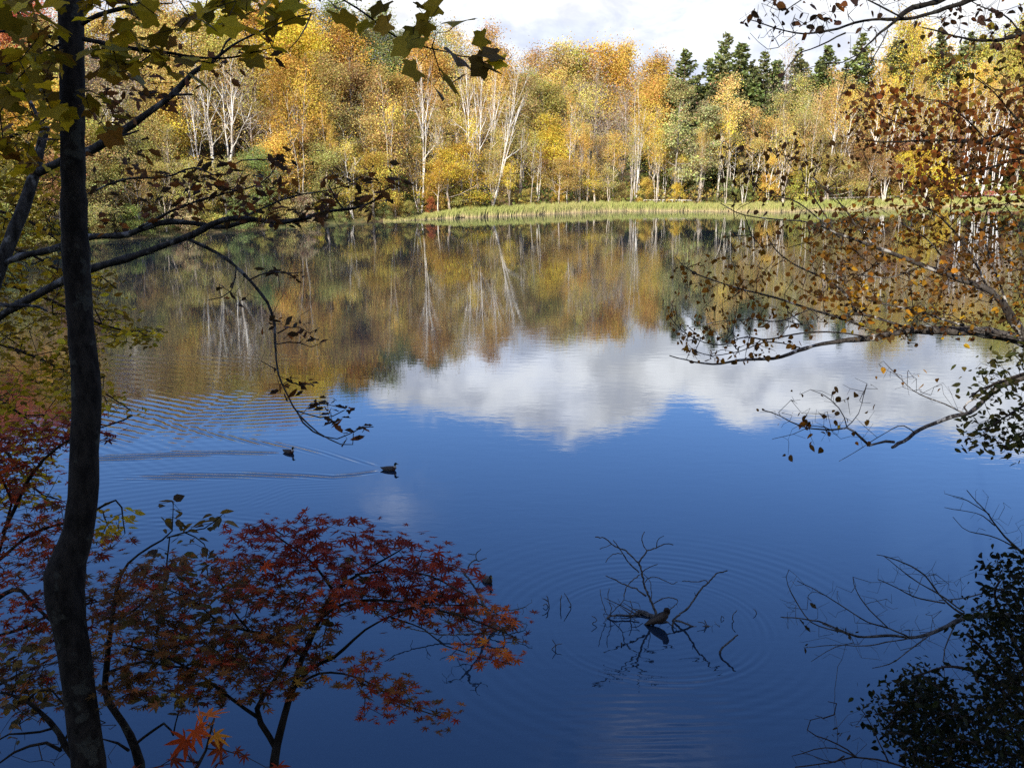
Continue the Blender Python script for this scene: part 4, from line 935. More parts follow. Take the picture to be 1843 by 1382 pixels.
# ---- D: Japanese maple, red to brown, spreading across the lower left
D_D = 4.7
Dp = Plant('red_maple', 'Japanese maple with dark red fine-lobed leaves in flat layers over the water, lower left centre', 'tree', bank_foot(490, 1500, D_D), 4, M_BARK)
t1 = foot_extend([(740, 975), (700, 1000), (640, 1035), (600, 1065), (572, 1115), (545, 1180), (525, 1240), (510, 1290), (499, 1340), (494, 1382)], None, D_D)
Dp.limb(t1, [2, 3, 5, 7, 8, 10, 12, 13, 15, 17] + [18 + i for i in range(len(t1) - 10)], D_D, 'trunk', sides=10)
for pl, w, d in [([(497, 1350), (480, 1318), (464, 1290), (468, 1262), (500, 1215), (520, 1180)], (12, 9, 6), 4.7), ([(525, 1240), (560, 1205), (610, 1180), (650, 1140), (700, 1110), (760, 1090), (840, 1088)], (9, 6, 3, 2), (4.7, 4.4)),
     ([(545, 1180), (500, 1150), (450, 1135), (400, 1120), (350, 1080), (300, 1060)], (8, 5, 3, 2), (4.7, 4.6)), ([(572, 1115), (620, 1085), (700, 1080), (780, 1095), (860, 1120), (930, 1148)], (6, 4, 2), (4.7, 4.2)),
     ([(600, 1065), (560, 1010), (520, 980), (480, 950)], (5, 2), (4.7, 4.8)), ([(525, 1240), (580, 1210), (660, 1225), (720, 1265), (800, 1290)], (6, 3, 1.6), (4.7, 4.2)), ([(640, 1035), (700, 1030), (780, 1040), (850, 1080), (920, 1120)], (4, 2), (4.7, 4.4)),
     ([(464, 1290), (420, 1262), (380, 1230), (300, 1180), (220, 1160)], (7, 3), (4.7, 4.6)), ([(450, 1135), (420, 1100), (400, 1050), (380, 1020)], (4, 2), (4.65, 4.6)), ([(700, 1110), (760, 1130), (800, 1160), (860, 1180), (920, 1195)], (3, 1.6), (4.5, 4.0)),
     ([(640, 1225), (660, 1270), (655, 1290)], (2, 1.2), (4.5, 4.4))]:
    Dp.limb(pl, w, d)
rg = Dp.rng
redp = [(.20, .026, .012), (.13, .020, .010), (.30, .05, .012), (.09, .032, .010)]
brp = [(.15, .06, .016), (.10, .055, .015), (.22, .07, .016), (.08, .03, .015), (.20, .12, .02)]
orp = [(.40, .085, .010), (.28, .05, .010), (.50, .15, .015)]
def spray(pt, poly, n, d, ds, k, size, pal, w, lump=.35, seed=0, kind='palm7', sp=.06, tilt=.22, hang=.06, maxr=.0035, flat=.22):
    c = px_pts(poly, n, d, ds, pt.rng, lump, seed); pt.grow(c, maxr=maxr, r0=.0010, step=.07, wig=.008)
    if kind == 'palm7': size *= .80; k = int(k * 1.75); tilt *= .75
    pt.leaves(kind, around(c, k, sp, pt.rng, flat), size, pal, w, hang=hang, tilt=tilt); return c
spray(Dp, [(440, 935), (500, 922), (580, 930), (640, 945), (700, 955), (760, 970), (755, 985), (820, 1020), (850, 1060), (840, 1090), (720, 1075), (560, 1060), (480, 1010), (440, 970)], 120, 4.65, .16, 4, .058, redp, [4, 3, 2, 1], .3, 1)
spray(Dp, [(380, 1000), (480, 1000), (560, 1050), (720, 1070), (860, 1080), (900, 1110), (935, 1140), (850, 1140), (700, 1110), (560, 1100), (420, 1080)], 85, 4.55, .16, 4, .056, redp + brp[:2], [3, 3, 2, 1, 3, 2], .4, 2)
spray(Dp, [(180, 1010), (400, 1000), (470, 1060), (520, 1120), (560, 1180), (440, 1200), (200, 1160)], 75, 4.6, .2, 4, .055, redp + brp, [1, 1, 1, 1, 3, 3, 2, 2, 1], .4, 3)
spray(Dp, [(190, 1150), (560, 1110), (620, 1180), (500, 1250), (420, 1270), (200, 1260)], 75, 4.6, .2, 4, .055, brp + redp[:2], [3, 3, 2, 2, 2, 1, 1], .4, 4)
spray(Dp, [(610, 1190), (690, 1190), (740, 1250), (780, 1275), (815, 1290), (760, 1315), (700, 1260), (620, 1225)], 26, 4.3, .1, 4, .05, brp[:3] + redp[:3], [2, 1, 3, 2, 1, 3], .2, 5, sp=.045)
spray(Dp, [(640, 1262), (700, 1262), (705, 1295), (640, 1300)], 4, 4.4, .03, 3, .045, redp, [1, 1, 2, 0], 0, 6, sp=.03)
spray(Dp, [(830, 1155), (900, 1160), (930, 1185), (925, 1205), (880, 1210), (835, 1190)], 9, 4.05, .06, 4, .048, orp, [3, 2, 2], 0, 7, sp=.035)
spray(Dp, [(850, 1080), (900, 1090), (925, 1120), (890, 1125), (850, 1110)], 6, 4.3, .05, 3, .05, orp + redp[:1], [2, 3, 1, 3], 0, 8, sp=.04)
spray(Dp, [(170, 1010), (330, 1000), (420, 1020), (560, 1130), (560, 1230), (420, 1260), (180, 1240)], 80, 4.75, .15, 4, .06, brp + redp[:1], [4, 4, 2, 3, 1, 1], .5, 60)
Dp.finish()

# ---- D2: red maple at the left edge behind the trunk
Ep = Plant('red_maple', 'dark red maple foliage at the left edge, on both sides of the dark slender trunk', 'tree', bank_foot(-60, 1500, 5.6), 5, M_BARK)
t2 = foot_extend([(30, 870), (10, 960), (-10, 1040), (-30, 1150), (-45, 1300)], None, 5.6); Ep.limb(t2, [4, 8, 12, 16, 20, 22], 5.6, 'trunk')
for pl, w in [([(-5, 1010), (60, 960), (150, 930), (210, 900), (225, 960)], (7, 2)), ([(5, 960), (60, 850), (130, 790), (200, 765), (238, 748)], (7, 2)), ([(-20, 1090), (30, 1060), (60, 1085), (90, 1115)], (9, 6)), ([(20, 900), (-10, 830), (-40, 800)], (5, 2)), ([(-30, 1150), (40, 1130), (100, 1100), (190, 1080), (240, 1060)], (6, 2)), ([(-40, 1250), (40, 1210), (100, 1180)], (6, 2))]:
    Ep.limb(pl, w, (5.6, 5.3))
spray(Ep, [(-30, 800), (40, 755), (120, 745), (240, 742), (238, 760), (190, 795), (130, 800), (60, 850), (-30, 870)], 55, 5.5, .15, 4, .062, redp + orp[1:2], [3, 3, 3, 2, 1], .3, 9)
spray(Ep, [(-30, 860), (120, 850), (120, 960), (200, 960), (225, 975), (180, 1010), (120, 1040), (-30, 1040)], 75, 5.5, .2, 4, .062, redp + brp[:3] + orp[1:2], [2, 2, 4, 1, 2, 1, 3, 2], .3, 10)
spray(Ep, [(-30, 1040), (110, 1060), (260, 1030), (270, 1110), (160, 1150), (-30, 1160)], 60, 5.4, .2, 4, .06, redp + brp, [3, 2, 2, 1, 2, 2, 2, 1, 1], .35, 11)
spray(Ep, [(-30, 1150), (120, 1140), (200, 1180), (190, 1250), (100, 1270), (-30, 1290)], 48, 5.2, .2, 4, .06, brp + redp[:2], [3, 3, 2, 2, 2, 1, 1], .35, 12)
Ep.finish()

# ---- E: ovate-leaved shrub with dark stems bottom left
Fp = Plant('leafy_shrub', 'shrub with dark arching stems and dull olive oval leaves rising behind the red maple', 'shrub', bank_foot(230, 1500, 5.0), 6, M_BARK)
s1 = foot_extend([(312, 905), (312, 940), (305, 965), (250, 1000), (215, 1040), (200, 1120), (192, 1200), (190, 1250), (212, 1290), (235, 1330), (252, 1382)], None, 5.0)
Fp.limb(s1, [1.6, 2, 3, 4, 6, 8, 11, 13, 14, 16, 18] + [18] * (len(s1) - 11), 5.0, 'stem')
Fp.limb([(300, 968), (335, 955), (370, 950), (392, 932), (402, 924)], (3, 1.5), (5.0, 4.9)); Fp.limb([(330, 958), (365, 975), (375, 1000)], (2.5, 1.3), (5.0, 4.9)); Fp.limb([(200, 1120), (240, 1100), (280, 1060), (300, 1020)], (5, 1.8), (5.0, 4.9))
Fp.limb([(240, 1340), (300, 1300), (310, 1330), (320, 1290), (330, 1270)], (5, 2), (5.0, 4.8)); Fp.limb([(195, 1210), (260, 1190), (330, 1200), (420, 1160)], (6, 2), (5.0, 4.8)); Fp.limb([(305, 965), (290, 1090), (280, 1150)], (3, 1.6), (5, 4.9))
dull = [(.105, .085, .035), (.075, .06, .03), (.15, .10, .03), (.06, .04, .025), (.19, .14, .06)]
sp = [(285, 907), (310, 902), (312, 912), (322, 917), (305, 930), (318, 933), (324, 936), (322, 945), (378, 938), (345, 948), (355, 955), (362, 945), (390, 950), (385, 940), (400, 925), (405, 930), (300, 965), (320, 968), (326, 980), (350, 978), (378, 992), (382, 1005), (372, 1015), (285, 985), (275, 1005), (295, 1008), (310, 1012), (330, 1008), (370, 985), (340, 1000), (300, 1030), (335, 1030), (320, 1020)]
cs = np.array([P(x, y, 4.95 + Fp.rng.normal(0, .05)) for x, y in sp]); Fp.grow(cs, maxr=.003, r0=.001, step=.05, wig=.004)
Fp.leaves('oval', around(cs, 2, .02, Fp.rng), .062, dull, [3, 3, 2, 2, 1], hang=.15, tilt=.45)
spray(Fp, [(230, 1030), (440, 1010), (460, 1200), (380, 1270), (230, 1260)], 70, 4.95, .15, 3, .066, dull, [3, 2, 2, 2, 1.4], .3, 13, 'oval', .05, .4, .12, flat=.5)
spray(Fp, [(560, 1180), (620, 1000), (650, 1040), (600, 1160), (480, 1300)], 14, 4.7, .1, 3, .06, dull, [3, 2, 2, 2, 1], .3, 14, 'oval', .04, .4, .12, flat=.5)
spray(Fp, [(-20, 1150), (110, 1160), (120, 1290), (-20, 1300)], 26, 5.0, .15, 3, .066, dull, [3, 2, 2, 2, 1], .3, 15, 'oval', .05, .4, .1, flat=.5)
Fp.finish()
# bare dark stems at the bottom left corner
Gp = Plant('bare_shrub', 'leafless dark arching stems at the bottom left corner in front of the water', 'shrub', bank_foot(120, 1560, 4.9), 7, M_BARK)
s2 = foot_extend([(0, 1245), (50, 1262), (100, 1310), (120, 1345), (140, 1382)], None, 4.9); Gp.limb(s2, [5, 7, 10, 12, 13] + [14] * (len(s2) - 5), 4.9, 'stem')
for pl, w in [([(0, 1370), (30, 1350), (80, 1335), (110, 1350)], (4, 6)), ([(100, 1310), (60, 1320), (20, 1320), (-10, 1335)], (5, 3)), ([(45, 1262), (80, 1235), (120, 1270), (190, 1300)], (5, 2)), ([(110, 1345), (130, 1300), (120, 1280)], (5, 3)), ([(-10, 1262), (25, 1250), (30, 1200)], (4, 2)), ([(185, 1330), (220, 1340), (232, 1350)], (3, 6))]:
    Gp.limb(pl, w, 4.9)
g1 = px_pts([(-10, 1240), (130, 1230), (220, 1290), (200, 1382), (-10, 1382)], 50, 4.8, .12, Gp.rng); Gp.grow(g1, maxr=.004, r0=.0012, step=.07, wig=.012)
Gp.leaves('oval', px_pts([(-10, 1255), (110, 1230), (180, 1290), (60, 1300), (-10, 1382)], 22, 4.8, .1, Gp.rng), .05, dull, [3, 2, 2, 2, 2], hang=.2, tilt=.4)
Gp.finish()
# close orange maple spray at the bottom
Hp = Plant('maple_sapling', 'close orange-red maple sapling leaves at the bottom edge, brighter coloured than their surroundings', 'sapling', bank_foot(330, 1700, 2.3), 8, M_TWIG)
s3 = foot_extend([(385, 1290), (378, 1330), (360, 1370), (330, 1420), (310, 1480)], None, 2.3); Hp.limb(s3, [3, 4, 6, 8, 9] + [9] * (len(s3) - 5), 2.3, 'stem', step=.04)
Hp.limb([(360, 1370), (320, 1372), (260, 1385)], (3, 1.5), (2.3, 2.35), step=.04); Hp.limb([(372, 1345), (410, 1350), (445, 1362)], (3, 1.5), (2.3, 2.3), step=.04)
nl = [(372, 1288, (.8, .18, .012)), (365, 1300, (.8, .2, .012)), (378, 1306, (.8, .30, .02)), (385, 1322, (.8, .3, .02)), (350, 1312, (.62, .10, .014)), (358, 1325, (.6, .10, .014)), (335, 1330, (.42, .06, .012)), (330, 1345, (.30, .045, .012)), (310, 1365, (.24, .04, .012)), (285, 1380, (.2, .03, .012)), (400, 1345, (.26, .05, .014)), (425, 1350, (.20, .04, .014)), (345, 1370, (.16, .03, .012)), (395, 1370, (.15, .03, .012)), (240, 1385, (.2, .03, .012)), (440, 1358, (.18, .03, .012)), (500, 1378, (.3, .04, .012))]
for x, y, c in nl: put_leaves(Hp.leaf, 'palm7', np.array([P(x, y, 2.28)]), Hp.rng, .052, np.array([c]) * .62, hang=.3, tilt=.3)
Hp.grow(np.array([P(x, y, 2.28) for x, y, c in nl]), maxr=.002, r0=.0008, step=.03, wig=.002); Hp.finish()

# ---- right side -----------------------------------------------------------
BI_D = 8.0
Ip = Plant('birch_tree', 'large birch at the right edge with silvery limbs and orange-brown leaves reaching over the water', 'tree', bank_foot(2010, 1100, BI_D), 9, M_BIRCH)
t4 = foot_extend([(1990, -200), (1985, 100), (1980, 300), (1978, 480), (1980, 640), (1985, 800), (1990, 1000), (2000, 1150)], None, BI_D); Ip.limb(t4, [60, 68, 74, 80, 86, 90, 94, 96], BI_D, 'trunk', sides=14)
J1 = [(1980, 680), (1900, 640), (1843, 614), (1780, 598), (1700, 593), (1640, 592), (1600, 600), (1540, 606), (1490, 613), (1440, 626), (1400, 640), (1340, 645), (1290, 655), (1240, 648), (1205, 640)]
Ip.limb(J1, (40, 30, 26, 20, 16, 13, 10, 8, 6, 4, 2), (8.0, 7.2))
J2 = [(1975, 760), (1880, 650), (1840, 600), (1822, 575), (1808, 551), (1781, 524), (1721, 502), (1660, 479), (1620, 463), (1590, 452), (1559, 442), (1512, 425), (1458, 402), (1391, 396), (1334, 386), (1297, 366)]
Ip.limb(J2, (34, 22, 18, 14, 10, 8, 5, 3, 2), (8.0, 7.0))
RL = [([(1553, 588), (1509, 571), (1458, 557), (1398, 538), (1357, 527), (1290, 507), (1243, 488), (1215, 462)], (6, 4, 2), (7.6, 7.1)), ([(1542, 564), (1519, 527), (1485, 503), (1438, 480), (1411, 463), (1391, 443), (1380, 420)], (7, 4, 2), (7.6, 7.2)),
  ([(1640, 594), (1590, 575), (1542, 564), (1509, 571)], (7, 5), (7.7, 7.5)), ([(1590, 458), (1546, 413), (1506, 360), (1479, 336), (1438, 303)], (5, 3, 1.5), (7.5, 7.1)), ([(1512, 427), (1438, 363), (1384, 350), (1364, 336), (1341, 313), (1320, 278)], (4, 2, 1.4), (7.4, 7.0)),
  ([(1499, 409), (1450, 330), (1440, 290)], (3, 1.4), (7.3, 7.1)), ([(1870, 625), (1843, 612), (1740, 590), (1650, 560), (1560, 540)], (8, 3), (7.9, 7.5)), ([(1781, 524), (1740, 450), (1700, 400), (1660, 370)], (6, 3), (7.8, 7.5)), ([(1721, 502), (1680, 440), (1620, 400)], (5, 2), (7.7, 7.4)),
  ([(1823, 575), (1790, 480), (1770, 420), (1780, 370)], (6, 3), (7.8, 7.6)), ([(1850, 600), (1843, 480), (1830, 400)], (7, 3), (7.9, 7.7)), ([(1560, 605), (1500, 598), (1440, 600), (1380, 610), (1340, 605), (1290, 620), (1235, 600), (1205, 570)], (4, 2), (7.6, 7.0)),
  ([(1440, 626), (1380, 615), (1330, 632), (1280, 640), (1235, 625)], (3, 1.5), (7.4, 7.1)), ([(1660, 479), (1600, 500), (1540, 495), (1490, 505)], (4, 2), (7.6, 7.3)), ([(1458, 557), (1400, 580), (1350, 575), (1290, 580), (1240, 590)], (3, 1.5), (7.3, 7.0))]
for pl, w, d in RL: Ip.limb(pl, w, d)
# low bare-tipped limb
Ip.limb([(1990, 640), (1920, 655), (1843, 683), (1800, 696), (1772, 722), (1745, 745), (1700, 757), (1650, 780), (1618, 800), (1606, 805)], (20, 16, 14, 11, 9, 8, 7), (8.0, 7.0), wig=.012)
Ip.limb([(1610, 796), (1590, 794), (1565, 802), (1545, 785), (1523, 772), (1500, 775), (1450, 770), (1400, 745), (1372, 738)], (6, 6, 5, 3, 2), (7.0, 6.7), wig=.010)
Ip.limb([(1745, 745), (1735, 728), (1765, 710), (1790, 690), (1843, 672)], (4, 6), (7.6, 7.8)); Ip.limb([(1738, 745), (1700, 728), (1650, 706), (1620, 680), (1590, 650)], (4, 2, 1.3), (7.5, 7.2)); Ip.limb([(1650, 780), (1625, 765), (1600, 775), (1560, 800), (1510, 830)], (3, 1.2), (7.2, 6.9))
Ip.limb([(1523, 770), (1515, 742), (1490, 715), (1460, 702)], (3, 1.2), (6.9, 6.8)); Ip.limb([(1520, 772), (1545, 745), (1555, 710), (1560, 690)], (2.5, 1.2), (6.9, 6.8)); Ip.limb([(1500, 775), (1470, 765), (1430, 780), (1390, 790)], (2.5, 1.2), (6.8, 6.7))
rg = Ip.rng; bw = [(.27, .115, .016), (.19, .085, .016), (.10, .05, .016), (.42, .21, .02), (.08, .04, .016), (.58, .36, .03)]
c = px_pts([(1480, 400), (1560, 350), (1700, 330), (1860, 330), (1860, 600), (1700, 600), (1560, 610), (1470, 560)], 480, (7.1, 8.3), 0, rg, .45, 20); Ip.grow(c, maxr=.006, r0=.0016, step=.12)
Ip.leaves('round', around(c, 5, .07, rg, .6), .042, bw, [3, 3, 3, 1.6, 2, .25], hang=.3, tilt=.5)
c = px_pts([(1200, 590), (1220, 480), (1290, 430), (1400, 400), (1500, 400), (1520, 560), (1400, 640), (1260, 660)], 280, (6.8, 7.5), 0, rg, .5, 21); Ip.grow(c, maxr=.004, r0=.0013, step=.10)
Ip.leaves('round', around(c, 2, .035, rg, .8), .040, bw, [3, 2, 3, 1.6, 2, .4], hang=.45, tilt=.5)
c = px_pts([(1290, 250), (1330, 240), (1450, 240), (1560, 260), (1580, 340), (1560, 430), (1460, 420), (1380, 410), (1300, 390)], 240, (6.9, 7.5), 0, rg, .5, 22); Ip.grow(c, maxr=.004, r0=.0013, step=.10)
Ip.leaves('round', around(c[::2], 2, .035, rg, .8), .042, bw[2:3] + bw[4:5] + bw[1:2], [4, 4, 1], hang=.45, tilt=.5)
c = px_pts([(1380, 740), (1440, 700), (1560, 670), (1600, 700), (1560, 800), (1420, 800)], 70, (6.6, 7.1), 0, rg, .3, 23); Ip.grow(c, maxr=.003, r0=.0010, step=.08)
Ip.leaves('round', around(c[::3], 1, .03, rg), .044, bw, [1, 2, 4, 1, 3, .2], hang=.5, tilt=.5)
q = np.array([P(x + rg.normal(0, 6), y + rg.normal(0, 5), 6.8) for x, y in [(1440, 757), (1445, 765), (1455, 770), (1462, 758), (1478, 745), (1490, 745), (1500, 713), (1455, 790), (1470, 798), (1452, 745), (1500, 748), (1485, 770), (1505, 760), (1415, 815), (1374, 742)]])
Ip.grow(q, maxr=.0022, r0=.0010, step=.06, wig=.008); Ip.leaves('round', around(q, 2, .02, rg), .05, bw, [2, 2, 4, 1, 3, .2], hang=.5, tilt=.5)
c = px_pts([(1580, 650), (1700, 680), (1740, 740), (1640, 720), (1590, 690)], 40, (7.0, 7.5), 0, rg, .3, 24); Ip.grow(c, maxr=.003, r0=.0010, step=.08)
Ip.leaves('round', around(c[::4], 1, .03, rg), .044, bw, [3, 2, 2, 3, 1, .2], hang=.5, tilt=.5)
Ip.finish()

# overhead dark branches at the top right
Up = Plant('birch_tree', 'dark birch whose fine drooping branches hang into the sky at the top right', 'tree', bank_foot(2150, 900, 7.2), 10, M_BARK)
t5 = foot_extend([(2100, -900), (2110, -500), (2120, 0), (2130, 400), (2150, 900)], None, 7.2); Up.limb(t5, [50, 60, 70, 76, 80], 7.2, 'trunk', sides=12)
for pl, w, d in [([(2105, -500), (1950, -200), (1850, -90), (1760, -30), (1694, 2), (1644, 20), (1620, 38), (1603, 53), (1580, 70), (1560, 88), (1533, 118), (1519, 155), (1509, 188)], (26, 20, 16, 12, 7, 4, 2, 1.4), (7.2, 6.3)),
   ([(2110, -350), (1960, -120), (1850, -40), (1748, 2), (1688, 21), (1627, 34), (1560, 37), (1492, 55), (1432, 62), (1375, 46), (1345, 35)], (20, 14, 9, 6, 4, 2), (7.2, 6.4)), ([(2115, -100), (1960, 20), (1843, 62), (1780, 70), (1728, 64), (1660, 50)], (14, 8, 3), (7.2, 6.6)),
   ([(1520, 60), (1470, 85), (1438, 98), (1410, 130), (1400, 165)], (4, 1.4), (6.6, 6.4)), ([(1560, 88), (1520, 110), (1480, 115), (1440, 130)], (3, 1.2), (6.5, 6.3)), ([(1627, 34), (1580, 10), (1540, -10), (1480, -20)], (5, 3), (6.6, 6.4)), ([(1480, -20), (1440, 0), (1410, 20), (1380, 10)], (3, 1.3), (6.4, 6.3)),
   ([(1843, 62), (1810, 30), (1760, 10), (1720, -15)], (4, 2), (6.9, 6.7)), ([(1600, 55), (1570, 110), (1545, 135), (1540, 170)], (2.5, 1.2), (6.5, 6.3)), ([(1432, 62), (1390, 90), (1350, 60)], (2, 1.1), (6.4, 6.3)),
   ([(2130, 200), (1980, 290), (1900, 290), (1843, 277), (1780, 263), (1740, 258), (1680, 256), (1600, 258), (1555, 252)], (24, 18, 13, 9, 6, 4, 2), (7.2, 6.8)), ([(1960, 200), (1843, 226), (1780, 250), (1720, 256)], (8, 5), (7.1, 6.9)), ([(1960, 300), (1843, 284), (1790, 298), (1730, 318), (1690, 330)], (7, 3), (7.1, 6.9)),
   ([(1680, 256), (1640, 230), (1600, 215), (1560, 190)], (4, 2), (6.9, 6.7)), ([(1780, 263), (1740, 220), (1700, 190), (1650, 175)], (5, 2), (7, 6.8)), ([(1843, 226), (1800, 180), (1770, 150), (1720, 120)], (5, 2), (7, 6.9)), ([(1960, 120), (1850, 150), (1800, 165), (1760, 140)], (5, 2), (7, 6.9))]:
    Up.limb(pl, w, d, wig=.010)
rg = Up.rng; db = [(.06, .03, .02), (.10, .04, .02), (.04, .025, .02), (.16, .06, .018)]; rb = [(.15, .06, .016), (.19, .062, .016), (.09, .04, .016), (.27, .11, .018), (.36, .19, .02)]
c = px_pts([(1330, 20), (1400, -10), (1600, -10), (1700, -10), (1640, 60), (1600, 120), (1530, 200), (1500, 180), (1530, 110), (1480, 70), (1440, 80), (1390, 170), (1380, 90)], 170, (6.2, 6.8), 0, rg, .2, 30); Up.grow(c, maxr=.004, r0=.0011, step=.10, wig=.014)
Up.leaves('round', around(c[::4], 1, .04, rg), .050, db, [4, 2, 4, .6], hang=.4, tilt=.5)
q = np.array([P(x + rg.normal(0, 5), y + rg.normal(0, 4), 6.5) for x, y in [(1393, 18), (1423, 18), (1421, 38), (1340, 40), (1362, 45), (1364, 30), (1410, 45), (1442, 44), (1460, 45), (1480, 45), (1475, 52), (1498, 37), (1478, 35), (1450, 70), (1408, 15), (1500, 8), (1520, 5), (1535, 3), (1450, 3), (1495, 0)]])
Up.grow(q, maxr=.0022, r0=.0010, step=.06, wig=.008); Up.leaves('round', around(q, 3, .03, rg), .056, db, [4, 2, 4, .4], hang=.4, tilt=.5)
c = px_pts([(1600, 0), (1860, -10), (1860, 70), (1760, 80), (1640, 60)], 110, (6.5, 7.2), 0, rg, .2, 31); Up.grow(c, maxr=.004, r0=.0011, step=.10, wig=.014)
Up.leaves('round', around(c[::3], 2, .06, rg), .052, db, [4, 2, 4, .6], hang=.4, tilt=.5)
c = px_pts([(1620, 90), (1660, 80), (1720, 65), (1860, 60), (1860, 180), (1760, 170), (1700, 130)], 60, (6.6, 7.2), 0, rg, .3, 32); Up.grow(c, maxr=.004, r0=.0012, step=.10)
Up.leaves('round', around(c, 3, .07, rg), .05, [(.17, .14, .02), (.09, .06, .02), (.12, .05, .02), (.26, .22, .03)], [2, 3, 3, 1], hang=.4, tilt=.5)
c = px_pts([(1525, 185), (1570, 165), (1650, 180), (1740, 170), (1860, 160), (1860, 330), (1760, 335), (1690, 350), (1650, 330), (1640, 280), (1570, 265), (1530, 220)], 210, (6.6, 7.3), 0, rg, .5, 33); Up.grow(c, maxr=.005, r0=.0013, step=.10)
Up.leaves('round', around(c, 5, .06, rg), .046, rb, [4, 3, 4, 2, .5], hang=.45, tilt=.5)
c = px_pts([(1600, 300), (1700, 290), (1720, 350), (1640, 350)], 14, (6.8, 7.0), 0, rg, 0, 34); Up.grow(c, maxr=.004, r0=.0012); Up.leaves('round', around(c, 4, .06, rg), .052, rb, [4, 3, 4, 1, .2], hang=.45, tilt=.5)
Up.finish()

# hanging dark green leaves at the right edge, mid height
Vp = Plant('oval_leaved_tree', 'dark olive oval-leaved bough hanging at the right edge below the big birch limb', 'tree', bank_foot(2080, 1000, 7.0), 11, M_TWIG)
t6 = foot_extend([(1960, 560), (2000, 640), (2040, 760), (2060, 900)], None, 7.0); Vp.limb(t6, [14, 24, 30, 36], 7.0, 'trunk')
for pl in ([(1975, 600), (1900, 650), (1830, 680), (1770, 700), (1745, 715)], [(2010, 680), (1920, 740), (1860, 770), (1810, 800)], [(2000, 640), (1900, 700), (1840, 730), (1780, 770)]): Vp.limb(pl, (8, 2.5), (7.0, 6.6))
og = [(.085, .085, .022), (.055, .06, .02), (.12, .10, .025), (.05, .04, .02)]
spray(Vp, [(1760, 640), (1860, 620), (1860, 690), (1800, 720), (1740, 720)], 60, 6.8, .15, 4, .052, og, [3, 3, 2, 2], .3, 40, 'oval', .055, .45, .3, flat=.7)
spray(Vp, [(1740, 765), (1790, 745), (1860, 720), (1860, 800), (1820, 822), (1790, 810), (1745, 790)], 80, 6.8, .15, 4, .052, og, [3, 3, 1, 2], .3, 41, 'oval', .055, .45, .3, flat=.7)
Vp.finish()
# dark evergreen bush bottom right
Wp = Plant('dark_bush', 'dense dark green bush filling the bottom right corner', 'bush', bank_foot(1900, 1600, 6.5), 12, M_TWIG)
t7 = foot_extend([(1840, 1150), (1850, 1250), (1860, 1382), (1870, 1450)], None, 6.5); Wp.limb(t7, [6, 14, 22, 26], 6.5, 'stem')
for pl in ([(1858, 1360), (1800, 1320), (1720, 1290), (1640, 1280), (1575, 1285)], [(1855, 1300), (1790, 1230), (1720, 1200), (1650, 1215)], [(1845, 1200), (1810, 1120), (1790, 1070), (1800, 1045)], [(1862, 1400), (1780, 1390), (1700, 1370), (1620, 1360)], [(1850, 1250), (1780, 1180), (1740, 1140)], [(1859, 1370), (1760, 1340), (1690, 1330)]):
    Wp.limb(pl, (9, 3), (6.5, 6.2))
dg = [(.012, .016, .007), (.008, .011, .006), (.020, .024, .009), (.03, .025, .012)]
spray(Wp, [(1570, 1300), (1560, 1275), (1600, 1250), (1650, 1205), (1690, 1215), (1700, 1250), (1760, 1240), (1850, 1200), (1860, 1400), (1640, 1400), (1620, 1340)], 420, 6.4, .3, 8, .046, dg, [3, 4, 2, .6], .35, 42, 'oval', .06, .6, .3, flat=.9, maxr=.005)
spray(Wp, [(1740, 1130), (1770, 1060), (1800, 1035), (1860, 1020), (1860, 1210), (1780, 1240), (1740, 1180)], 190, 6.4, .25, 7, .045, dg, [3, 4, 2, .6], .4, 43, 'oval', .06, .6, .3, flat=.9, maxr=.005)
spray(Wp, [(1620, 1230), (1650, 1195), (1690, 1200), (1700, 1260), (1640, 1260)], 34, 6.3, .1, 4, .048, dg, [3, 4, 2, .6], .3, 44, 'oval', .05, .6, .3, flat=.9)
spray(Wp, [(1760, 1035), (1780, 980), (1860, 985), (1860, 1050)], 22, 6.4, .1, 4, .048, dg, [3, 4, 2, .6], .3, 45, 'oval', .05, .6, .3, flat=.6)
Wp.finish()
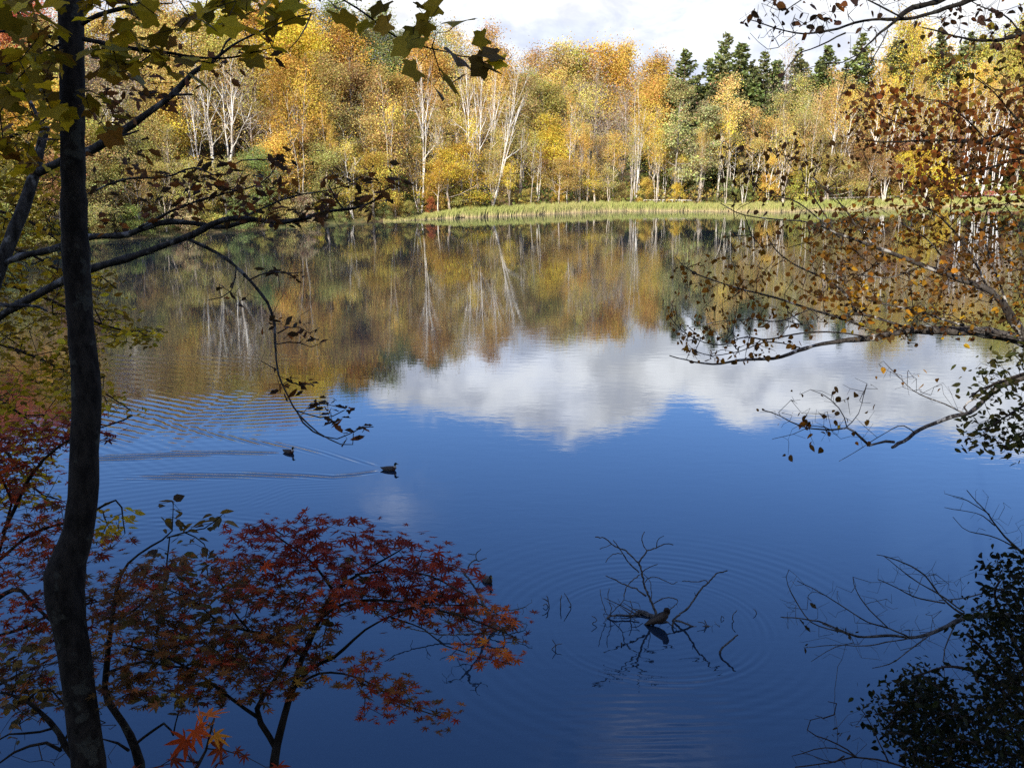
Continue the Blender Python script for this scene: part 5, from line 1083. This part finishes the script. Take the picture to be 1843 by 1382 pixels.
# bare twiggy branch reaching out over the water, right
Xp = Plant('leafless_tree', 'leafless branch with fine bare twigs spreading over the dark water at lower right', 'tree', bank_foot(2060, 1250, 8.6), 13, M_DEAD)
t8 = foot_extend([(2010, 950), (2030, 1050), (2050, 1200)], None, 8.6); Xp.limb(t8, [16, 26, 36], 8.6, 'trunk')
for pl, w, d in [([(2035, 1090), (1930, 1110), (1860, 1118), (1820, 1108), (1780, 1108), (1740, 1112), (1700, 1130), (1670, 1143), (1640, 1148), (1600, 1145), (1550, 1147), (1520, 1138), (1480, 1120), (1440, 1113), (1405, 1110)], (16, 12, 9, 6, 5, 3, 1.6), (8.6, 7.6)),
   ([(1640, 1148), (1600, 1130), (1560, 1118), (1510, 1085), (1470, 1062), (1435, 1045)], (3, 1.2), (7.9, 7.6)), ([(1600, 1130), (1560, 1090), (1540, 1060), (1535, 1038)], (2.4, 1.1), (7.8, 7.6)), ([(1520, 1138), (1460, 1120), (1430, 1080), (1415, 1045), (1420, 1025)], (2.4, 1.1), (7.7, 7.5)),
   ([(1740, 1110), (1700, 1080), (1660, 1030), (1610, 1005), (1578, 998)], (4, 1.4), (8.1, 7.8)), ([(1735, 1100), (1690, 1070), (1640, 1040), (1590, 1000)], (3, 1.2), (8.1, 7.8)), ([(1700, 1085), (1650, 1075), (1610, 1055), (1580, 1042)], (3, 1.2), (8, 7.8)), ([(2010, 1000), (1900, 1020), (1843, 998), (1800, 960), (1770, 918), (1740, 882)], (10, 5, 3, 1.4), (8.6, 8.0)),
   ([(1830, 985), (1790, 965), (1740, 955), (1715, 930)], (2.5, 1.1), (8.2, 8)), ([(1790, 945), (1760, 925), (1700, 913)], (2, 1), (8.1, 8)), ([(1780, 925), (1740, 900), (1700, 888)], (2, 1), (8.1, 8)), ([(1690, 1130), (1640, 1165), (1610, 1190), (1570, 1202)], (3, 1.2), (8, 7.8)), ([(1480, 1122), (1540, 1150), (1500, 1165), (1460, 1190)], (2, 1), (7.7, 7.6)),
   ([(1720, 1120), (1700, 1170), (1700, 1220)], (3, 1.2), (8, 7.9)), ([(1860, 1060), (1800, 1060), (1740, 1075), (1690, 1080)], (4, 1.5), (8.3, 8)), ([(1640, 1148), (1560, 1160), (1500, 1160), (1450, 1165)], (2.4, 1.1), (7.9, 7.6))]:
    Xp.limb(pl, w, d)
c = px_pts([(1405, 1030), (1470, 1040), (1560, 1040), (1590, 990), (1700, 1010), (1740, 1080), (1740, 1200), (1640, 1180), (1560, 1200), (1460, 1190), (1400, 1120)], 230, (7.4, 8.1), 0, Xp.rng, .2, 50); Xp.grow(c, maxr=.0035, r0=.0010, step=.10, wig=.016)
c = px_pts([(1700, 1030), (1860, 1000), (1860, 1250), (1700, 1240)], 90, (7.6, 8.3), 0, Xp.rng, .2, 51); Xp.grow(c, maxr=.0035, r0=.0010, step=.10, wig=.016)
c = px_pts([(1690, 880), (1760, 870), (1850, 930), (1850, 1000), (1760, 970)], 50, (7.9, 8.2), 0, Xp.rng, .2, 52); Xp.grow(c, maxr=.003, r0=.0009, step=.10, wig=.016)
q = np.array([P(x, y, 7.6) for x, y in [(1453, 1075), (1455, 1162), (1520, 1132), (1535, 1140), (1512, 1128), (1440, 1120), (1500, 1318), (1530, 1315), (1508, 1320)]]); Xp.grow(q, maxr=.0022, r0=.0010, step=.06, wig=.008); Xp.leaves('curl', around(q, 2, .02, Xp.rng), .05, [(.03, .025, .02)], [1], hang=.5); Xp.finish()
Yp = Plant('twiggy_shrub', 'bare thin-stemmed shrub at the bottom edge left of the dense dark bush', 'shrub', bank_foot(1650, 1600, 6.0), 14, M_TWIG)
t9 = foot_extend([(1430, 1380), (1500, 1370), (1540, 1362), (1600, 1372), (1650, 1395), (1680, 1440)], None, 6.0); Yp.limb(t9, [2, 3, 5, 7, 9, 11], 6.0, 'stem')
for pl in ([(1540, 1362), (1500, 1335), (1470, 1325), (1452, 1310), (1460, 1295), (1480, 1290)], [(1600, 1372), (1580, 1330), (1560, 1290), (1545, 1270)], [(1520, 1360), (1500, 1372), (1440, 1350)], [(1480, 1290), (1500, 1285), (1505, 1262), (1490, 1262)], [(1540, 1362), (1490, 1345), (1425, 1360)]): Yp.limb(pl, (3, 1.2), (6.0, 5.9))
c = px_pts([(1440, 1290), (1560, 1270), (1640, 1300), (1640, 1400), (1430, 1390)], 60, 5.9, .12, Yp.rng); Yp.grow(c, maxr=.003, r0=.0009, step=.08, wig=.014); Yp.finish()

# ------------------------------------------------------------------ dead branches standing in the water
def wtrace(base_px, pl, w, lean=0.0):
    """trace in the vertical plane through a waterline point; heights come from the pixel rows"""
    b = onwater(*base_px); d0 = proj(b)[2]
    n = len(pl); ww = np.interp(np.linspace(0, 1, n), np.linspace(0, 1, len(w)), w); out = []
    for i, (x, y) in enumerate(pl):
        v = P(x, y, 1.0) - np.array((0, 0, CAM_H)); t = b[1] / v[1]; p = np.array((0, 0, CAM_H)) + v * t
        if lean: t = (b[1] + lean * p[2]) / v[1]; p = np.array((0, 0, CAM_H)) + v * t
        out.append((*p, ww[i] / 2 / FPX * d0))
    return np.array(out)
def snag(name, label, base_px, limbs, lean=0.0, extra=0, epoly=None, seed=1, group=None):
    b0 = onwater(*base_px); pt = Plant(name, label, 'branch', b0, seed, M_DEAD, group)
    for i, (pl, w) in enumerate(limbs):
        q = wtrace(base_px, pl, w, lean); q[:, 3] *= .78
        if i == 0 or q[0][2] < .08: q = np.concatenate(([[q[0][0], q[0][1], -.35, q[0][3]]], q))
        q = resample(q, .05); L = len(q); k = pt.rng.normal(0, .006, (L, 3)); q[:, :3] += k; q[:, 3] *= 1 + .12 * pt.rng.normal(0, 1, L)
        b = MB(); b.tube(q[:, :3], q[:, 3], 7); b.obj('branch', M_DEAD, pt.root); pt.nodes = np.concatenate((pt.nodes, q[:, :3]))
    if extra:
        qq = sample_poly(epoly, extra, pt.rng); tg = wtrace(base_px, list(map(tuple, qq)), (1, 1), lean)[:, :3]; tg[:, 1] += pt.rng.normal(0, .12, extra); tg[:, 2] = np.maximum(tg[:, 2], .02)
        pt.grow(tg, maxr=.006, r0=.004, step=.08, wig=.015)
    return pt
snag('dead_branch', 'forked grey dead branch standing in the water behind the preening duck', (1182, 1110),
 [([(1182, 1110), (1172, 1082), (1160, 1055), (1155, 1030), (1150, 1012)], (7, 5, 4.5)), ([(1162, 1072), (1145, 1060), (1125, 1052), (1105, 1042), (1090, 1036)], (4, 3, 2)), ([(1150, 1030), (1128, 1008), (1116, 988), (1104, 972)], (3.4, 2)),
  ([(1148, 1012), (1132, 996), (1122, 989), (1114, 987), (1100, 978), (1088, 968), (1072, 966)], (4, 2.4)), ([(1150, 1012), (1160, 998), (1164, 991), (1180, 987), (1195, 979), (1212, 980)], (4, 2.2)), ([(1163, 991), (1158, 980), (1155, 970), (1160, 957)], (2.6, 2)),
  ([(1152, 1033), (1165, 1022), (1182, 1016)], (2.4, 1.8)), ([(1152, 1034), (1138, 1044), (1126, 1060), (1122, 1080), (1105, 1098), (1092, 1111)], (2.8, 2)), ([(1100, 979), (1092, 983), (1080, 988)], (2, 1.6)), ([(1182, 985), (1183, 972), (1194, 964)], (2, 1.5)),
  ([(1120, 997), (1108, 996), (1096, 1002), (1090, 1012)], (2, 1.6)), ([(1174, 1088), (1190, 1078), (1205, 1075), (1220, 1081), (1208, 1095), (1200, 1102)], (2.6, 2)), ([(1158, 1050), (1168, 1040), (1178, 1038), (1195, 1044), (1208, 1050), (1220, 1047)], (2.2, 1.6)), ([(1172, 1082), (1172, 1060), (1168, 1042), (1158, 1033)], (2, 1.5))], .12, 16, [(1085, 1085), (1130, 1080), (1240, 1085), (1230, 1105), (1090, 1112)], 21)
def log_thing():
    c = onwater(1165, 1117); t = thing('sunken_log', c, 'short dark sunken log just breaking the surface under the preening duck', 'log')
    pl = np.array([onwater(1135, 1109), onwater(1152, 1104), onwater(1170, 1109), onwater(1186, 1116), onwater(1204, 1120)]); z = np.array([-.05, .05, .03, .045, -.03]); pl[:, 2] = z
    q = resample(np.concatenate((pl, np.array([[.03], [.045], [.045], [.045], [.03]])), 1), .05); b = MB(); b.tube(q[:, :3], q[:, 3] * (1 + .08 * np.sin(np.arange(len(q)) * 1.7)), 10); b.obj('log', M_DEAD, t)
    rg = np.random.RandomState(8)
    for k in range(3):
        a = onwater(1140 + 14 * k, 1110); a[2] = 0; d = np.array((rg.normal(-.3, .2), rg.normal(0, .2), rg.uniform(.1, .3)))
        b = MB(); b.tube(np.array((a, a + d * .5 + rg.normal(0, .03, 3), a + d)), [.018, .012, .006], 5); b.obj('stub', M_DEAD, t)
log_thing()
snag('dead_branch', 'low tangle of dead twigs lying at the water surface left of the forked branch', (1100, 1112),
 [([(1092, 1113), (1110, 1106), (1130, 1107), (1150, 1104)], (4, 3)), ([(1098, 1112), (1100, 1092), (1094, 1075), (1096, 1060)], (2, 1.5)), ([(1103, 1113), (1120, 1120), (1140, 1116)], (2.5, 2)), ([(1135, 1110), (1138, 1095), (1134, 1080)], (2.4, 1.6)), ([(1138, 1095), (1150, 1097), (1158, 1103)], (2, 1.5)), ([(1090, 1100), (1082, 1075), (1080, 1060)], (1.6, 1.3))], 0, 40, [(1080, 1095), (1150, 1098), (1150, 1122), (1090, 1120)], 22)
snag('dead_branch', 'long straight dead stick slanting up to the right from the water beside the duck', (1210, 1117),
 [([(1210, 1117), (1235, 1097), (1245, 1085), (1262, 1060), (1275, 1048), (1289, 1033), (1309, 1027)], (5, 4, 3)), ([(1275, 1048), (1268, 1044), (1252, 1047), (1228, 1045)], (2.4, 1.8)), ([(1252, 1072), (1250, 1065)], (2, 1.2))], 0, 0, None, 23)
snag('dead_branch', 'low knobbly dead branch creeping right over the water from the slanting stick', (1240, 1127),
 [([(1212, 1118), (1232, 1121), (1246, 1127), (1262, 1129), (1275, 1126), (1290, 1133), (1300, 1130), (1308, 1128)], (5, 4, 2.5)), ([(1272, 1126), (1268, 1116)], (2.4, 1.6)), ([(1270, 1124), (1256, 1118)], (2, 1.5))], 0, 6, [(1215, 1115), (1300, 1120), (1300, 1130), (1240, 1128)], 24)
snag('dead_branch', 'short bent dead stick right of and nearer than the duck, mirrored as a zigzag', (1297, 1175), [([(1297, 1175), (1300, 1166), (1310, 1157), (1327, 1143)], (6, 4.5, 4))], 0, 0, None, 25)
for i, (bp, lb, tx) in enumerate([((1322, 1118), [([(1325, 1128), (1319, 1113), (1321, 1103), (1326, 1098)], (2.4, 1.6))], 'thin curved twig poking out of the water above the zigzag stick'),
     ((1301, 1114), [([(1297, 1116), (1299, 1107), (1303, 1113)], (2.2, 1.5))], 'tiny leaning twig left of the thin curved twig'), ((1363, 1104), [([(1362, 1107), (1361, 1100), (1357, 1096)], (2, 1.5))], 'tiniest twig in the water farthest right of the duck'),
     ((986, 1092), [([(988, 1095), (987, 1083), (976, 1076)], (2.8, 2)), ([(987, 1084), (984, 1071)], (2.4, 1.8)), ([(985, 1088), (976, 1090)], (2.2, 1.8))], 'small branching twig in the water, left of two slim ones'),
     ((1009, 1092), [([(1010, 1098), (1009, 1082), (1010, 1071)], (2.4, 1.8))], 'slim upright twig in the water between two others'), ((1022, 1092), [([(1018, 1105), (1022, 1094), (1028, 1090), (1022, 1078), (1016, 1067)], (2.4, 1.8))], 'bent slim twig in the water, rightmost of the small group left of centre'),
     ((1070, 1122), [([(1066, 1124), (1075, 1115), (1066, 1108)], (2.2, 1.8))], 'small hooked twig in the water at the left foot of the dead tangle'), ((1120, 1161), [([(1119, 1165), (1119, 1157)], (4, 3))], 'short upright stub in the open water below the dead tangle'),
     ((995, 1168), [([(993, 1170), (1003, 1160), (1012, 1158)], (2.2, 1.6)), ([(1000, 1163), (994, 1150)], (2, 1.4))], 'faint forked twig at the surface in the lower middle water')]):
    snag('twig', tx, bp, lb, 0, 0, None, 30 + i, 'twigs poking out of the lake')
snag('dead_branch', 'grey dead branch leaning up left from the water behind the tips of the red maple', (892, 1128),
 [([(892, 1128), (880, 1105), (868, 1082), (858, 1062), (846, 1045), (834, 1030)], (9, 7, 5, 4)), ([(838, 1032), (846, 1015), (856, 1007), (862, 1010)], (3.5, 2.4)), ([(857, 1007), (857, 997), (866, 987)], (2.4, 1.8)), ([(857, 998), (842, 996)], (2, 1.5)), ([(862, 1010), (875, 1004)], (2, 1.5)),
  ([(840, 1036), (826, 1022), (812, 1016), (798, 1013)], (3, 2)), ([(858, 1062), (862, 1050), (866, 1045)], (2.4, 1.6)), ([(848, 1048), (830, 1050), (812, 1045)], (2.6, 1.8)), ([(880, 1105), (900, 1098), (925, 1097), (945, 1092)], (3, 1.8)), ([(885, 1115), (905, 1112), (935, 1118), (945, 1122)], (2.6, 1.8)), ([(870, 1088), (850, 1085), (835, 1095), (820, 1110)], (3, 2)),
  ([(892, 1128), (860, 1125), (840, 1110), (820, 1125)], (3, 2)), ([(888, 1122), (915, 1140), (935, 1150)], (3, 2)), ([(895, 1128), (890, 1145), (895, 1160)], (2.6, 1.8))], .10, 46, [(790, 1010), (850, 1015), (900, 1090), (960, 1080), (950, 1150), (840, 1150), (800, 1100)], 26)
snag('dead_branch', 'dark thin-twigged dead branch low on the water below the red maple sprays', (800, 1150),
 [([(905, 1135), (860, 1140), (800, 1142), (770, 1138), (720, 1125), (690, 1110)], (5, 3, 2)), ([(800, 1142), (770, 1160), (755, 1165)], (2.6, 1.6)), ([(860, 1140), (880, 1155), (885, 1170)], (2.4, 1.6)), ([(830, 1142), (815, 1125), (790, 1112)], (2.4, 1.6))], 0, 22, [(700, 1110), (900, 1110), (900, 1160), (760, 1170)], 27)

# ------------------------------------------------------------------ ducks
def duck(name, pos, heading, label, pose='swim', scale=1.0, male=True):
    t = thing(name, pos, label, 'duck', 'ducks on the lake'); ch, sh = math.cos(heading), math.sin(heading)
    # spine from tail to bill: x forward, z up, half-width, half-height, colour
    gry = (.05, .045, .04); brw = (.024, .017, .012); hd = (.006, .014, .010) if male else (.014, .010, .008); br = (.035, .016, .010) if male else brw
    tail = (.02, .018, .016); bill = (.14, .11, .03)
    if pose == 'swim':
        S = [(-.285, .085, .008, .006, tail), (-.25, .07, .035, .018, tail), (-.20, .055, .065, .042, gry), (-.12, .045, .092, .068, gry), (-.03, .042, .105, .080, gry), (.06, .045, .100, .082, gry), (.13, .06, .082, .075, br), (.165, .095, .058, .058, br),
             (.172, .135, .036, .036, (.3, .29, .27) if male else br), (.172, .17, .030, .030, hd), (.178, .20, .035, .036, hd), (.195, .218, .037, .036, hd), (.222, .212, .028, .026, hd), (.245, .203, .016, .012, bill), (.275, .197, .015, .007, bill), (.292, .195, .008, .004, bill)]
    else:  # preening: upright, breast high, head turned back and tucked down
        S = [(-.27, .02, .008, .006, tail), (-.23, .04, .03, .018, tail), (-.17, .075, .06, .042, brw), (-.09, .12, .088, .066, brw), (0, .165, .10, .085, brw), (.07, .205, .092, .09, brw), (.115, .25, .07, .075, br), (.125, .295, .048, .05, br),
             (.122, .33, .042, .042, hd), (.128, .358, .044, .042, hd), (.152, .358, .042, .042, hd), (.176, .335, .034, .036, hd), (.186, .300, .022, .022, hd), (.186, .272, .013, .011, bill), (.182, .250, .010, .006, bill)]
    S = [(a * scale, z * scale, w * scale, h * scale, c) for a, z, w, h, c in S]
    C = np.array([(s[0], s[1]) for s in S]); tg = np.gradient(C, axis=0); tg /= np.linalg.norm(tg, axis=1)[:, None]
    m = 14; V = []; K = []
    for (x, z, w, h, c), (tx, tz) in zip(S, tg):
        for k in range(m):
            a = 2 * math.pi * k / m; u, v = math.cos(a) * w, math.sin(a) * h
            lx, lz = x - tz * v, z + tx * v; V.append((pos[0] + lx * ch - u * sh, pos[1] + lx * sh + u * ch, pos[2] + lz)); K.append(np.array(c) * (1.15 if v < 0 else .9))
    b = MB(); n = len(S); F = [(i * m + k, i * m + (k + 1) % m, (i + 1) * m + (k + 1) % m, (i + 1) * m + k) for i in range(n - 1) for k in range(m)]
    b.add(V, F, np.array(K)); e0 = b.n - n * m
    b.f[3].append(np.array([(0, k + 1, k) for k in range(1, m - 1)] + [((n-1)*m, (n-1)*m + k, (n-1)*m + k + 1) for k in range(1, m - 1)], np.int32))
    b.obj('body', M_ATTR, t)
    for sd in (-1, 1):   # folded wings
        b = MB(); W = []; n2 = 9
        for i in range(n2):
            f = i / (n2 - 1); j = f * 4.6 + 1.2; x = np.interp(j, range(n), [s[0] for s in S]); z = np.interp(j, range(n), [s[1] for s in S]); w = np.interp(j, range(n), [s[2] for s in S]); h = np.interp(j, range(n), [s[3] for s in S])
            for q in (.15, .45, .75, 1.05):
                a = q; r = 1.0 + .09 * math.sin(math.pi * min(1, f * 1.05)) * math.sin(math.pi * (q - .1))
                tx, tz = tg[int(j)]; u, v = math.cos(a) * w * r * sd, math.sin(a) * h * r
                lx, lz = x - tz * v, z + tx * v; W.append((pos[0] + lx * ch - u * sh, pos[1] + lx * sh + u * ch, pos[2] + lz))
        FF = [(i * 4 + k, i * 4 + k + 1, (i + 1) * 4 + k + 1, (i + 1) * 4 + k) for i in range(n2 - 1) for k in range(3)]
        b.add(W, FF, (.035, .028, .022)); b.obj('wing', M_ATTR, t)
    return t
duck('duck', DUCK_B, R(-8), 'drake with dark head swimming right, nearer and larger of the two swimming ducks trailing wakes', scale=1.08)
duck('duck', DUCK_A, R(-30), 'dark duck swimming right behind the other, upper left of the two trailing wakes', scale=1.0)
duck('duck', DUCK_C, R(-62), 'small dark duck swimming towards the shore beside the dead branch near the red maple', scale=.95, male=False)
duck('duck', DUCK_D + np.array((-.06, .02, -.035)), R(-8), 'brown duck preening on the sunken log amid ripple rings', 'preen', 1.2, male=False)
